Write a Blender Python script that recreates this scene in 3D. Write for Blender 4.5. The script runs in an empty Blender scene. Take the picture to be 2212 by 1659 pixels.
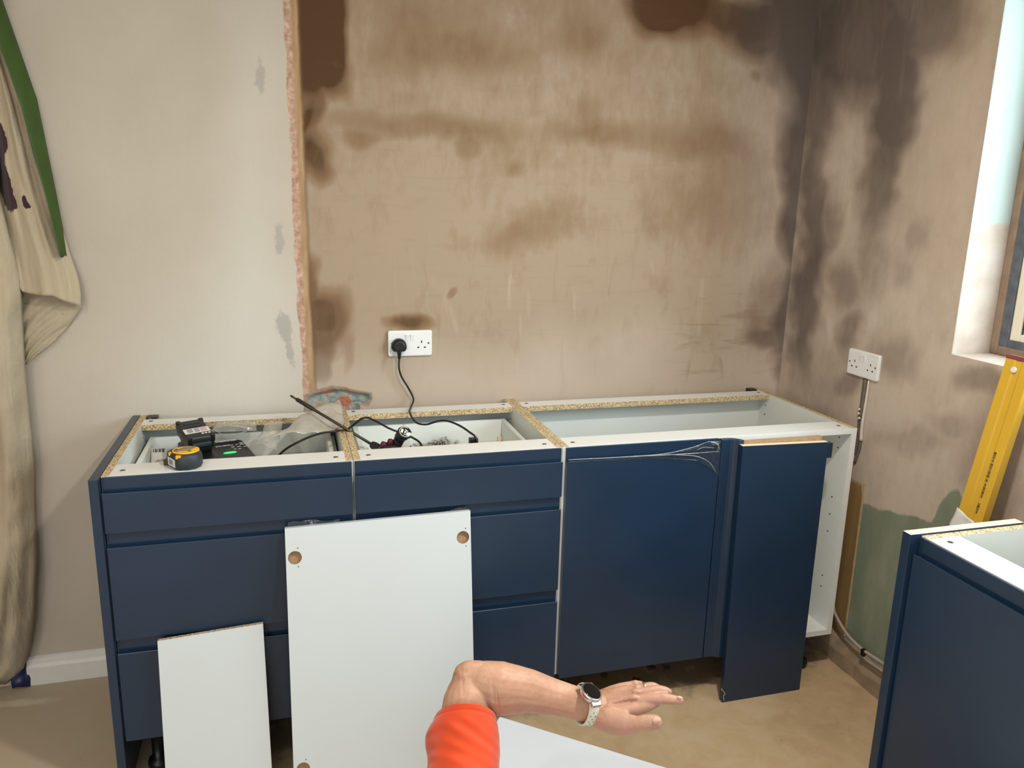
import bpy, bmesh, math, random
import numpy as np
from mathutils import Vector, Matrix, noise as mnoise

SC = bpy.context.scene
COL = SC.collection
PI = math.pi

# ------------------------------------------------------------------ camera
CAM_P = np.array([0.4515, -2.5608, 1.5384])
YAW, PIT, ROL, FPX = 0.281, -0.2274, 0.0248, 1695.9
W, H = 2212, 1659
_fw = np.array([math.sin(YAW)*math.cos(PIT), math.cos(YAW)*math.cos(PIT), math.sin(PIT)])
_rt = np.array([math.cos(YAW), -math.sin(YAW), 0.0])
_up = np.cross(_rt, _fw)
_R = _rt*math.cos(ROL) + _up*math.sin(ROL)
_U = -_rt*math.sin(ROL) + _up*math.cos(ROL)
cam_d = bpy.data.cameras.new('camera')
cam_d.sensor_width = 36.0
cam_d.lens = 36.0*FPX/W
cam_d.clip_start = 0.05
cam = bpy.data.objects.new('camera', cam_d)
COL.objects.link(cam)
m = Matrix.Identity(4)
for i in range(3):
    m[i][0], m[i][1], m[i][2], m[i][3] = _R[i], _U[i], -_fw[i], CAM_P[i]
cam.matrix_world = m
SC.camera = cam

# ------------------------------------------------------------------ world, lamps, exposure
SC.view_settings.view_transform = 'Standard'
SC.view_settings.look = 'None'
SC.view_settings.gamma = 1.0
SC.view_settings.exposure = 0.0
SC.cycles.use_denoising = True
SC.cycles.max_bounces = 7
SC.cycles.caustics_reflective = False
SC.cycles.caustics_refractive = False
SC.cycles.sample_clamp_indirect = 2.0
SC.cycles.blur_glossy = 1.0
SC.cycles.transparent_max_bounces = 16
world = bpy.data.worlds.new('overcast_sky')
SC.world = world
world.use_nodes = True
_bg = world.node_tree.nodes['Background']
_bg.inputs[0].default_value = (0.62, 0.80, 0.88, 1)
_bg.inputs[1].default_value = 1.0
world.cycles.sampling_method = 'NONE'


def lamp(name, kind, loc, target, energy, color, size=1.0, size_y=None, spread=None):
    d = bpy.data.lights.new(name, kind)
    d.energy = energy
    d.color = color
    if kind == 'AREA':
        d.shape = 'RECTANGLE' if size_y else 'DISK'
        d.size = size
        if size_y:
            d.size_y = size_y
        if spread:
            d.spread = spread
    elif kind in ('POINT', 'SPOT'):
        d.shadow_soft_size = size
    o = bpy.data.objects.new(name, d)
    COL.objects.link(o)
    o.location = loc
    dv = Vector(target) - Vector(loc)
    o.rotation_euler = dv.to_track_quat('-Z', 'Y').to_euler()
    return o


# daylight through the window in the right wall, glazed doors behind the camera, warm ceiling lamps
lamp('window_daylight', 'AREA', (2.66, -1.66, 1.70), (0.0, -1.20, 0.75), 54, (0.88, 0.95, 1.0), 1.2, 1.0)
lamp('garden_door_daylight', 'AREA', (-0.9, -4.3, 1.6), (0.9, 0.0, 0.9), 38, (0.97, 0.98, 1.0), 2.6, 1.4)
lamp('ceiling_lamp', 'AREA', (1.25, -1.65, 2.36), (1.25, -1.65, 0), 27, (1.0, 0.94, 0.86), 0.12)
lamp('ceiling_lamp', 'AREA', (-0.5, -1.9, 2.36), (-0.5, -1.9, 0), 9, (1.0, 0.94, 0.86), 0.12)


# ------------------------------------------------------------------ photo measurements -> points in the room
def ray(u, v):
    return _fw + _R*((u - W/2)/FPX) - _U*((v - H/2)/FPX)


def on(u, v, ax, val):
    r = ray(u, v)
    return CAM_P + r*((val - CAM_P[ax])/r[ax])


def dep(u, v, d):
    return CAM_P + ray(u, v)*d


def project(P):
    q = np.asarray(P, float) - CAM_P
    z = q @ _fw
    return W/2 + FPX*(q @ _R)/z, H/2 - FPX*(q @ _U)/z


# ------------------------------------------------------------------ materials
def lin(c):
    if isinstance(c, str):
        c = [int(c[i:i+2], 16) for i in (0, 2, 4)]
    out = []
    for x in c[:3]:
        x = x/255.0
        out.append(x/12.92 if x <= 0.04045 else ((x+0.055)/1.055)**2.4)
    return (out[0], out[1], out[2], 1.0)


class NT:
    def __init__(self, name):
        self.m = bpy.data.materials.new(name)
        self.m.use_nodes = True
        self.t = self.m.node_tree
        self.p = self.t.nodes['Principled BSDF']
        self.out = self.t.nodes['Material Output']
        self._v = None

    def n(self, kind, **kw):
        x = self.t.nodes.new('ShaderNode' + kind)
        for k, v in kw.items():
            setattr(x, k, v)
        return x

    def put(self, sock, v):
        if isinstance(v, bpy.types.NodeSocket):
            self.t.links.new(v, sock)
        elif isinstance(v, (tuple, list)) and len(v) == 3 and sock.type == 'RGBA':
            sock.default_value = (*v, 1)
        else:
            sock.default_value = v

    def vec(self, scale=(1, 1, 1), rot=(0, 0, 0)):
        tc = self.n('TexCoord')
        mp = self.n('Mapping')
        mp.inputs['Scale'].default_value = scale
        mp.inputs['Rotation'].default_value = rot
        self.t.links.new(tc.outputs['Object'], mp.inputs['Vector'])
        return mp.outputs[0]

    def noise(self, scale, detail=4, rough=0.55, vec=None, dist=0.0):
        x = self.n('TexNoise')
        x.inputs['Scale'].default_value = scale
        x.inputs['Detail'].default_value = detail
        x.inputs['Roughness'].default_value = rough
        x.inputs['Distortion'].default_value = dist
        self.t.links.new(vec if vec is not None else self.vec(), x.inputs['Vector'])
        return x.outputs['Fac']

    def voronoi(self, scale, vec=None, out='Color'):
        x = self.n('TexVoronoi')
        x.inputs['Scale'].default_value = scale
        self.t.links.new(vec if vec is not None else self.vec(), x.inputs['Vector'])
        return x.outputs[out]

    def math(self, op, a, b=0.0, c=None, clamp=False):
        x = self.n('Math', operation=op, use_clamp=clamp)
        self.put(x.inputs[0], a)
        self.put(x.inputs[1], b)
        if c is not None:
            self.put(x.inputs[2], c)
        return x.outputs[0]

    def ramp(self, fac, stops, mode='LINEAR'):
        x = self.n('ValToRGB')
        r = x.color_ramp
        r.interpolation = mode
        while len(r.elements) < len(stops):
            r.elements.new(0.5)
        for e, (p, c) in zip(r.elements, stops):
            e.position = p
            e.color = c if len(c) == 4 else (*c, 1)
        self.put(x.inputs[0], fac)
        return x.outputs[0]

    def step(self, fac, a, b):
        x = self.n('MapRange')
        x.interpolation_type = 'SMOOTHSTEP'
        self.put(x.inputs[0], fac)
        x.inputs[1].default_value = a
        x.inputs[2].default_value = b
        return x.outputs[0]

    def mix(self, f, a, b, mode='MIX'):
        x = self.n('MixRGB', blend_type=mode)
        self.put(x.inputs[0], f)
        self.put(x.inputs[1], a)
        self.put(x.inputs[2], b)
        return x.outputs[0]

    def attr(self, name):
        x = self.n('Attribute')
        x.attribute_name = name
        return x.outputs['Fac']

    def bump(self, h, strength=0.3, dist=0.002):
        x = self.n('Bump')
        x.inputs['Strength'].default_value = strength
        x.inputs['Distance'].default_value = dist
        self.put(x.inputs['Height'], h)
        self.t.links.new(x.outputs[0], self.p.inputs['Normal'])

    def set(self, **kw):
        names = dict(color='Base Color', rough='Roughness', metal='Metallic', spec='Specular IOR Level',
                     coat='Coat Weight', coatr='Coat Roughness', sss='Subsurface Weight', alpha='Alpha',
                     emit='Emission Color', emits='Emission Strength', trans='Transmission Weight', sheen='Sheen Weight')
        for k, v in kw.items():
            self.put(self.p.inputs[names[k]], v)
        return self


def plain(name, col, rough=0.5, metal=0.0, var=0.06, scale=30, bump=0.0, bscale=200, **kw):
    """one colour with a little procedural mottling and an optional fine bump"""
    s = NT(name)
    c = lin(col)
    d = tuple(x*(1-var) for x in c[:3]) + (1,)
    l = tuple(min(1, x*(1+var)) for x in c[:3]) + (1,)
    f = s.noise(scale, 3)
    s.set(color=s.ramp(f, [(0.3, d), (0.7, l)]), rough=rough, metal=metal, **kw)
    if bump:
        s.bump(s.noise(bscale, 2), bump, 0.001)
    return s.m


M = {}
M['white'] = plain('white_melamine', 'DEDDD9', 0.38, var=0.015, scale=6)
M['inside'] = plain('pale_cabinet_lining', 'DDE0DB', 0.45, var=0.02, scale=5)
M['shaded_back'] = plain('shaded_back_panel_grey', 'B4B8B8', 0.6, var=0.03)  # grey paints in the shade on the drawer units' back panels
M['panel_white'] = plain('white_satin_panel', 'CBD0D1', 0.35, var=0.01, scale=4)
M['flat_white'] = plain('white_carcass_panel', 'CBCFD4', 0.35, var=0.01, scale=4)
M['beech'] = plain('unlacquered_cream_edge', 'E6D3AE', 0.6, var=0.05, scale=60)
M['mdf'] = plain('raw_mdf', 'A68765', 0.8, var=0.12, scale=90)
M['black'] = plain('black_plastic', '101214', 0.42, var=0.2, bump=0.15, bscale=500)
M['rubber'] = plain('charcoal_rubber', '2A3038', 0.55, var=0.12, bump=0.1, bscale=400)
M['cable'] = plain('black_cable_sheath', '0D0C0D', 0.4)
M['steel'] = plain('zinc_steel', '9C9A96', 0.3, 1.0, var=0.1)
M['zinc'] = plain('bright_zinc', 'B4B0A6', 0.35, 0.6, var=0.15, scale=200)
M['darksteel'] = plain('dark_oxide_steel', '4A423A', 0.42, 0.7, var=0.1)
M['chrome'] = plain('polished_silver', 'D8DADC', 0.14, 1.0, var=0.03)
M['gold'] = plain('gold_band', 'E0B98A', 0.2, 1.0, var=0.03)
M['hole'] = plain('dark_drilling', '1C1814', 0.9)
M['socket'] = plain('white_socket_plastic', 'E6E5E4', 0.28, var=0.01)
M['yellow'] = plain('tape_yellow', 'F0B80C', 0.45)
M['level'] = plain('level_yellow_paint', 'CFA32E', 0.42, var=0.06, scale=8)
M['maroon'] = plain('maroon_end_cap', '7E3A40', 0.5)
M['ink'] = plain('faded_black_print', '5E4C1E', 0.7, var=0.3)
M['label'] = plain('white_paper_label', 'D9D6D2', 0.6, var=0.03)
M['pinklabel'] = plain('pink_warning_print', 'C78E90', 0.6, var=0.15, scale=300)
M['greyprint'] = plain('grey_print', '77767A', 0.6, var=0.3, scale=400)
M['lettering'] = plain('white_lettering', 'DADFDD', 0.5, var=0.01)
M['teal'] = plain('dark_teal_plastic', '14363A', 0.4)
M['red'] = plain('crimson_button', '560B1A', 0.45)
M['upvc'] = plain('cream_upvc', 'E3DCC8', 0.35, var=0.02)
M['gasket'] = plain('black_gasket', '26282B', 0.6)
M['oldpaint'] = plain('dusty_slate_frame_paint', '565A62', 0.6, var=0.25, scale=40)
M['timber'] = plain('weathered_brown_timber', '8A7462', 0.8, var=0.2, scale=25, bump=0.3, bscale=60)
M['skirting'] = plain('white_gloss_skirting', 'DBD7D0', 0.4, var=0.03)
M['ceiling'] = plain('ceiling_paint', 'E6E0D4', 0.9, var=0.02)
M['farwall'] = plain('cream_emulsion', 'CFC5B0', 0.9, var=0.03)
M['greycable'] = plain('grey_cable_sheath', 'A39C92', 0.5, var=0.08)
M['whiteclip'] = plain('oval_white_conduit', 'CFC7BA', 0.5, var=0.08)
M['chase'] = plain('dark_chase_dust', '6E6357', 0.95, var=0.2, bump=0.5, bscale=90)
M['strap'] = plain('pale_silicone_strap', 'D8D8C6', 0.5, var=0.03)
M['strapdot'] = plain('lime_strap_hole', '4A4D22', 0.7)
M['screen'] = plain('black_glass_screen', '08080A', 0.06, var=0.1)
M['bluebag'] = plain('dark_blue_plastic', '16224A', 0.4)
M['debris'] = plain('dark_rubble', '4A4036', 0.95, var=0.35, scale=60, bump=0.6, bscale=60)
M['nail'] = plain('finger_nail', 'D9A893', 0.35, var=0.03)


def blue_mat():
    s = NT('navy_satin_lacquer')
    f = s.noise(3, 2)
    s.set(color=s.ramp(f, [(0.3, lin('182B40')), (0.7, lin('1B3048'))]), rough=0.30, spec=0.5, coat=0.12, coatr=0.32)
    g = s.noise(9, 3)
    s.put(s.p.inputs['Roughness'], s.ramp(g, [(0.3, (0.29,)*3), (0.7, (0.35,)*3)]))
    return s.m


M['blue'] = blue_mat()


def chip_mat():
    s = NT('raw_chipboard_edge')
    v = s.voronoi(400, s.vec((1, 1, 1.4)))
    sep = s.n('SeparateColor')
    s.t.links.new(v, sep.inputs[0])
    n = s.noise(420, 3, 0.7)
    f = s.math('ADD', s.math('MULTIPLY', sep.outputs[0], 0.65), s.math('MULTIPLY', n, 0.35))
    s.set(color=s.ramp(f, [(0.16, lin('5E4327')), (0.34, lin('A98B60')), (0.6, lin('CDB68C')), (0.85, lin('E6D8B8'))]), rough=0.9)
    s.bump(f, 0.5, 0.001)
    return s.m


M['chip'] = chip_mat()


def cloth_mat():
    s = NT('cotton_twill_dust_sheet')
    n = s.noise(5, 5)
    base = s.ramp(n, [(0.25, lin('C2AE8F')), (0.75, lin('D8C6A9'))])
    maroon = s.step(s.math('ADD', s.attr('stain'), s.math('MULTIPLY', s.math('SUBTRACT', s.noise(60, 4), 0.5), 0.7)), 0.42, 0.58)
    c = s.mix(maroon, base, lin('3B1820'))
    spot = s.math('MULTIPLY', s.step(s.noise(150, 2), 0.70, 0.74), s.step(s.noise(7, 2), 0.50, 0.58))
    c = s.mix(spot, c, lin('5B4B36'))
    s.set(color=c, rough=0.95, sheen=0.2)
    w = s.n('TexWave')
    w.inputs['Scale'].default_value = 260
    w.inputs['Distortion'].default_value = 1
    s.t.links.new(s.vec((1, 0.4, 1), (0, 0.6, 0)), w.inputs['Vector'])
    h = s.math('ADD', s.math('MULTIPLY', w.outputs['Fac'], 0.12), s.noise(28, 5, 0.6, s.vec((2.2, 1, 0.6))))
    h = s.math('ADD', h, s.math('MULTIPLY', s.noise(7, 4, 0.55, s.vec((4, 1, 0.5), (0, 0.15, 0)), 0.8), 1.8))
    s.bump(h, 0.7, 0.014)
    return s.m


M['cloth'] = cloth_mat()


def tape_mat():
    s = NT('green_masking_tape')
    n = s.noise(12, 3, vec=s.vec((4, 1, 1)))
    s.set(color=s.ramp(n, [(0.3, lin('2C4505')), (0.7, lin('355108'))]), rough=0.6)
    s.bump(s.noise(60, 3, vec=s.vec((5, 1, 0.6))), 0.2, 0.002)
    return s.m


M['tape'] = tape_mat()


def film_mat(name, tint, opacity, gloss=0.35):
    s = NT(name)
    t = s.n('BsdfTransparent')
    t.inputs[0].default_value = (0.97, 0.97, 0.96, 1)
    g = s.n('BsdfGlossy')
    g.inputs['Roughness'].default_value = 0.12
    g.inputs[0].default_value = (0.95, 0.95, 0.95, 1)
    d = s.n('BsdfDiffuse')
    d.inputs[0].default_value = lin(tint)
    b = s.n('Bump')
    b.inputs['Strength'].default_value = 0.6
    b.inputs['Distance'].default_value = 0.01
    s.t.links.new(s.noise(22, 4, 0.6, None, 1.2), b.inputs['Height'])
    for x in (g, d):
        s.t.links.new(b.outputs[0], x.inputs['Normal'])
    lw = s.n('LayerWeight')
    lw.inputs[0].default_value = 0.35
    s.t.links.new(b.outputs[0], lw.inputs['Normal'])
    m1 = s.n('MixShader')
    m1.inputs[0].default_value = opacity
    s.t.links.new(t.outputs[0], m1.inputs[1])
    s.t.links.new(d.outputs[0], m1.inputs[2])
    m2 = s.n('MixShader')
    s.t.links.new(s.math('ADD', s.math('MULTIPLY', lw.outputs['Facing'], gloss), 0.03), m2.inputs[0])
    s.t.links.new(m1.outputs[0], m2.inputs[1])
    s.t.links.new(g.outputs[0], m2.inputs[2])
    s.t.links.new(m2.outputs[0], s.out.inputs[0])
    return s.m


M['film'] = film_mat('clear_polythene', 'D6D2C8', 0.22)
M['milky'] = film_mat('milky_polythene', 'CFC8BA', 0.55)
M['clearfilm'] = film_mat('clear_protective_film', 'C8D4E0', 0.006, 0.10)


M['creasefilm'] = film_mat('folded_film_crease', 'DCE6F0', 0.30, 0.6)


def glass_mat():
    s = NT('window_glass')
    t = s.n('BsdfTransparent')
    t.inputs[0].default_value = (0.93, 0.98, 0.98, 1)
    g = s.n('BsdfGlossy')
    g.inputs['Roughness'].default_value = 0.02
    mx = s.n('MixShader')
    mx.inputs[0].default_value = 0.06
    s.t.links.new(t.outputs[0], mx.inputs[1])
    s.t.links.new(g.outputs[0], mx.inputs[2])
    s.t.links.new(mx.outputs[0], s.out.inputs[0])
    return s.m


M['glass'] = glass_mat()


def skin_mat():
    s = NT('tanned_skin')
    n = s.noise(14, 4)
    n2 = s.noise(120, 3)
    c = s.ramp(s.math('ADD', s.math('MULTIPLY', n, 0.75), s.math('MULTIPLY', n2, 0.25)),
               [(0.3, lin('A5775C')), (0.5, lin('B98C72')), (0.7, lin('C8A086'))])
    c = s.mix(s.math('MULTIPLY', s.attr('ruddy'), 0.8, clamp=True), c, lin('B48C7B'))
    s.set(color=c, rough=0.48, sss=0.08)
    s.p.inputs['Subsurface Radius'].default_value = (0.012, 0.005, 0.003)
    s.bump(s.math('ADD', s.noise(70, 4, 0.6), s.math('MULTIPLY', s.voronoi(420, out='Distance'), 0.5)), 0.25, 0.0016)
    return s.m


M['skin'] = skin_mat()


def orange_mat():
    s = NT('fluorescent_orange_fabric')
    n = s.noise(8, 3)
    s.set(color=s.ramp(n, [(0.3, lin('C43704')), (0.7, lin('D44409'))]), rough=0.85, sheen=0.3)
    s.bump(s.noise(500, 2), 0.15, 0.0006)
    return s.m


M['orange'] = orange_mat()


def led_mat():
    s = NT('green_charge_lamp')
    s.set(color=lin('30C060'), rough=0.3, emit=lin('20E060'), emits=1.2)
    return s.m


M['led'] = led_mat()


def floor_mat():
    s = NT('dusty_screed_floor')
    v = s.vec()
    n = s.noise(1.6, 6, 0.6, v)
    n2 = s.noise(14, 6, 0.65, v, 0.6)
    f = s.math('ADD', s.math('MULTIPLY', n, 0.6), s.math('MULTIPLY', n2, 0.4))
    c = s.ramp(f, [(0.30, lin('AA8E6C')), (0.48, lin('BEA27E')), (0.62, lin('CAB08E')), (0.75, lin('D4BD9C'))])
    dust = s.math('ADD', s.attr('grey'), s.math('MULTIPLY', s.math('SUBTRACT', n2, 0.5), 0.8), clamp=True)
    c = s.mix(dust, c, lin('B6A895'))
    dirt = s.step(s.math('ADD', s.attr('dirt'), s.math('MULTIPLY', s.math('SUBTRACT', s.noise(11, 6, 0.7, v), 0.5), 1.3)), 0.35, 0.75)
    c = s.mix(s.math('MULTIPLY', dirt, 0.85), c, lin('6E6253'))
    sm = s.step(s.math('ADD', s.attr('smear'), s.math('MULTIPLY', s.math('SUBTRACT', s.noise(25, 4, 0.6, v), 0.5), 0.9)), 0.3, 0.9)
    c = s.mix(s.math('MULTIPLY', sm, 0.75), c, lin('D2C6B4'))
    sp = s.step(s.noise(55, 2, 0.5, v), 0.74, 0.78)
    c = s.mix(s.math('MULTIPLY', sp, 0.6), c, lin('6E5638'))
    s.set(color=c, rough=0.62, spec=0.35)
    s.bump(f, 0.4, 0.006)
    return s.m


def plaster_core(s, damp, warm):
    """skimmed plaster: pale where dry, brown where still wet; warm = 0 grey wet, 1 rusty wet"""
    v = s.vec()
    n1 = s.noise(5.0, 5, 0.6, v, 0.4)
    n2 = s.noise(30, 5, 0.62, s.vec((1, 1, 0.4)), 0.3)
    d = s.math('ADD', damp, s.math('MULTIPLY', s.math('SUBTRACT', n1, 0.5), 0.42))
    d = s.math('ADD', d, s.math('MULTIPLY', s.math('SUBTRACT', n2, 0.5), 0.30))
    cw = s.ramp(d, [(0.0, lin('A5917B')), (0.14, lin('977F67')), (0.38, lin('866A51')), (0.66, lin('745A43')), (0.95, lin('543A24'))])
    cg = s.ramp(d, [(0.0, lin('CBBCAD')), (0.14, lin('BEAE9F')), (0.38, lin('A49588')), (0.66, lin('877A71')), (0.95, lin('6E635D'))])
    c = s.mix(warm, cg, cw)
    # feathery trowel strokes
    st = s.noise(18, 3, 0.5, s.vec((1, 1, 0.16), (0, 0.25, 0)), 1.5)
    c = s.mix(s.math('MULTIPLY', s.step(st, 0.60, 0.78), s.attr('strokes')), c, lin('8C7052'))
    st2 = s.noise(16, 3, 0.5, s.vec((1, 1, 0.2), (0, -0.4, 0)), 1.2)
    c = s.mix(s.math('MULTIPLY', s.step(st2, 0.58, 0.74), s.math('MULTIPLY', s.attr('strokes'), 0.8)), c, lin('BCA893'))
    st3 = s.noise(20, 3, 0.5, s.vec((0.22, 1, 1.5), (0, 0.12, 0)), 1.3)
    c = s.mix(s.math('MULTIPLY', s.step(st3, 0.52, 0.76), s.attr('ridges')), c, lin('7F664A'))
    c = s.mix(s.math('MULTIPLY', s.attr('pink'), 0.7), c, lin('BEAC9B'))
    return c, n1, n2, v


def wall_back_mat():
    s = NT('painted_and_skimmed_wall')
    c, n1, n2, v = plaster_core(s, s.attr('damp'), s.attr('warm'))
    e = s.math('ADD', s.attr('edge'), s.math('MULTIPLY', s.math('SUBTRACT', s.noise(13, 8, 0.72, s.vec((1, 1, 0.55))), 0.5), 0.05))
    # groove just right of the torn edge
    pk = s.ramp(s.noise(45, 5, 0.65, v), [(0.35, lin('9E7A66')), (0.5, lin('B8937E')), (0.66, lin('CFB3A0'))])
    tan = s.ramp(s.noise(20, 4, 0.6, s.vec((2, 1, 0.3))), [(0.3, lin('9A7855')), (0.7, lin('BA9C78'))])
    strip = s.mix(s.step(s.attr('edge'), 0.016, 0.026), pk, tan)
    e2 = s.math('ADD', s.attr('edge'), s.math('MULTIPLY', s.math('SUBTRACT', s.noise(20, 6, 0.7, s.vec((1, 1, 0.4))), 0.5), 0.016))
    dk = s.math('MULTIPLY', s.step(e2, 0.034, 0.041), s.step(e2, 0.052, 0.043))
    c = s.mix(s.step(e2, 0.036, 0.046), strip, c)
    c = s.mix(s.math('MULTIPLY', dk, 0.45), c, lin('6E5038'))
    # old cream paint, scuffed grey near the edge
    cream = s.ramp(s.noise(2.2, 4, 0.5, v), [(0.3, lin('B9AC9C')), (0.7, lin('C4B7A8'))])
    cream = s.mix(s.attr('light_wash'), cream, lin('CFC9BD'))  # light on the lower cream wall painted in as a paler tone
    sc = s.step(s.math('ADD', s.attr('scuff'), s.math('MULTIPLY', s.math('SUBTRACT', s.noise(30, 5, 0.7, v), 0.5), 1.5)), 0.42, 0.75)
    cream = s.mix(s.math('MULTIPLY', sc, 0.75), cream, lin('A5A098'))
    paint = s.step(e, 0.003, -0.001)
    c = s.mix(paint, c, cream)
    s.set(color=c, rough=0.9, spec=0.25)
    h = s.math('ADD', s.math('MULTIPLY', paint, 0.6), s.math('MULTIPLY', n2, 0.35))
    s.bump(s.math('ADD', h, s.math('MULTIPLY', n1, 0.4)), 0.35, 0.008)
    return s.m


def wall_right_mat():
    s = NT('skimmed_wall_over_green_paint')
    c, n1, n2, v = plaster_core(s, s.attr('damp'), s.attr('warm'))
    e = s.math('ADD', s.attr('green'), s.math('MULTIPLY', s.math('SUBTRACT', s.noise(22, 5, 0.65, v), 0.5), 0.04))
    gr = s.ramp(s.noise(9, 5, 0.6, s.vec((1, 1, 0.35))), [(0.3, lin('77826F')), (0.55, lin('878F7B')), (0.75, lin('9A9C88'))])
    c = s.mix(s.step(e, -0.006, 0.006), c, gr)
    o = s.step(s.math('ADD', s.attr('ochre'), s.math('MULTIPLY', s.math('SUBTRACT', s.noise(12, 4), 0.5), 0.3)), 0.35, 0.6)
    oc = s.ramp(s.noise(7, 4, 0.6, s.vec((2, 2, 0.4))), [(0.3, lin('80653C')), (0.7, lin('997C4E'))])
    c = s.mix(o, c, oc)
    s.set(color=c, rough=0.9, spec=0.25)
    s.bump(s.math('ADD', s.math('MULTIPLY', n2, 0.35), s.math('MULTIPLY', n1, 0.4)), 0.35, 0.008)
    return s.m


def reveal_mat():
    s = NT('window_reveal_plaster')
    v = s.vec()
    sep = s.n('SeparateXYZ')
    s.t.links.new(v, sep.inputs[0])
    z = s.math('ADD', sep.outputs[2], s.math('MULTIPLY', s.math('SUBTRACT', s.noise(25, 4, 0.6, v), 0.5), 0.05))
    low = s.ramp(s.noise(12, 5, 0.6, v), [(0.3, lin('AE9C8E')), (0.55, lin('BBADA2')), (0.8, lin('C3B8B0'))])
    top = s.ramp(s.noise(5, 3, 0.5, v), [(0.3, lin('A5B1AC')), (0.7, lin('AEBAB6'))])
    c = s.mix(s.step(z, 1.50, 1.512), low, top)
    s.set(color=c, rough=0.85)
    s.bump(s.noise(30, 4, 0.6, v), 0.2, 0.004)
    return s.m


def rubble_mat():
    s = NT('exposed_brick_and_old_paint')
    v = s.vec()
    a = s.ramp(s.noise(26, 5, 0.62, v, 0.8), [(0.40, lin('7A898C')), (0.52, lin('929C97')), (0.60, lin('B0A292')), (0.70, lin('A98670'))], 'EASE')
    crack = s.step(s.noise(38, 5, 0.7, s.vec((1, 1, 1.6)), 2.0), 0.63, 0.68)
    c = s.mix(crack, a, lin('6E5648'))
    br = s.step(s.math('ADD', s.attr('brick'), s.math('MULTIPLY', s.math('SUBTRACT', s.noise(50, 4, 0.6, v), 0.5), 0.9)), 0.4, 0.55)
    c = s.mix(br, c, lin('B0705A'))
    rimc = s.ramp(s.noise(30, 5, 0.6, v), [(0.3, lin('9A8470')), (0.7, lin('AC9682'))])
    c = s.mix(s.step(s.math('ADD', s.attr('rim'), s.math('MULTIPLY', s.math('SUBTRACT', s.noise(60, 5, 0.6, v), 0.5), 0.5)), 0.4, 0.6), c, rimc)
    s.set(color=c, rough=0.95)
    s.bump(s.noise(45, 5, 0.7, v), 0.8, 0.008)
    return s.m


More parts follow.
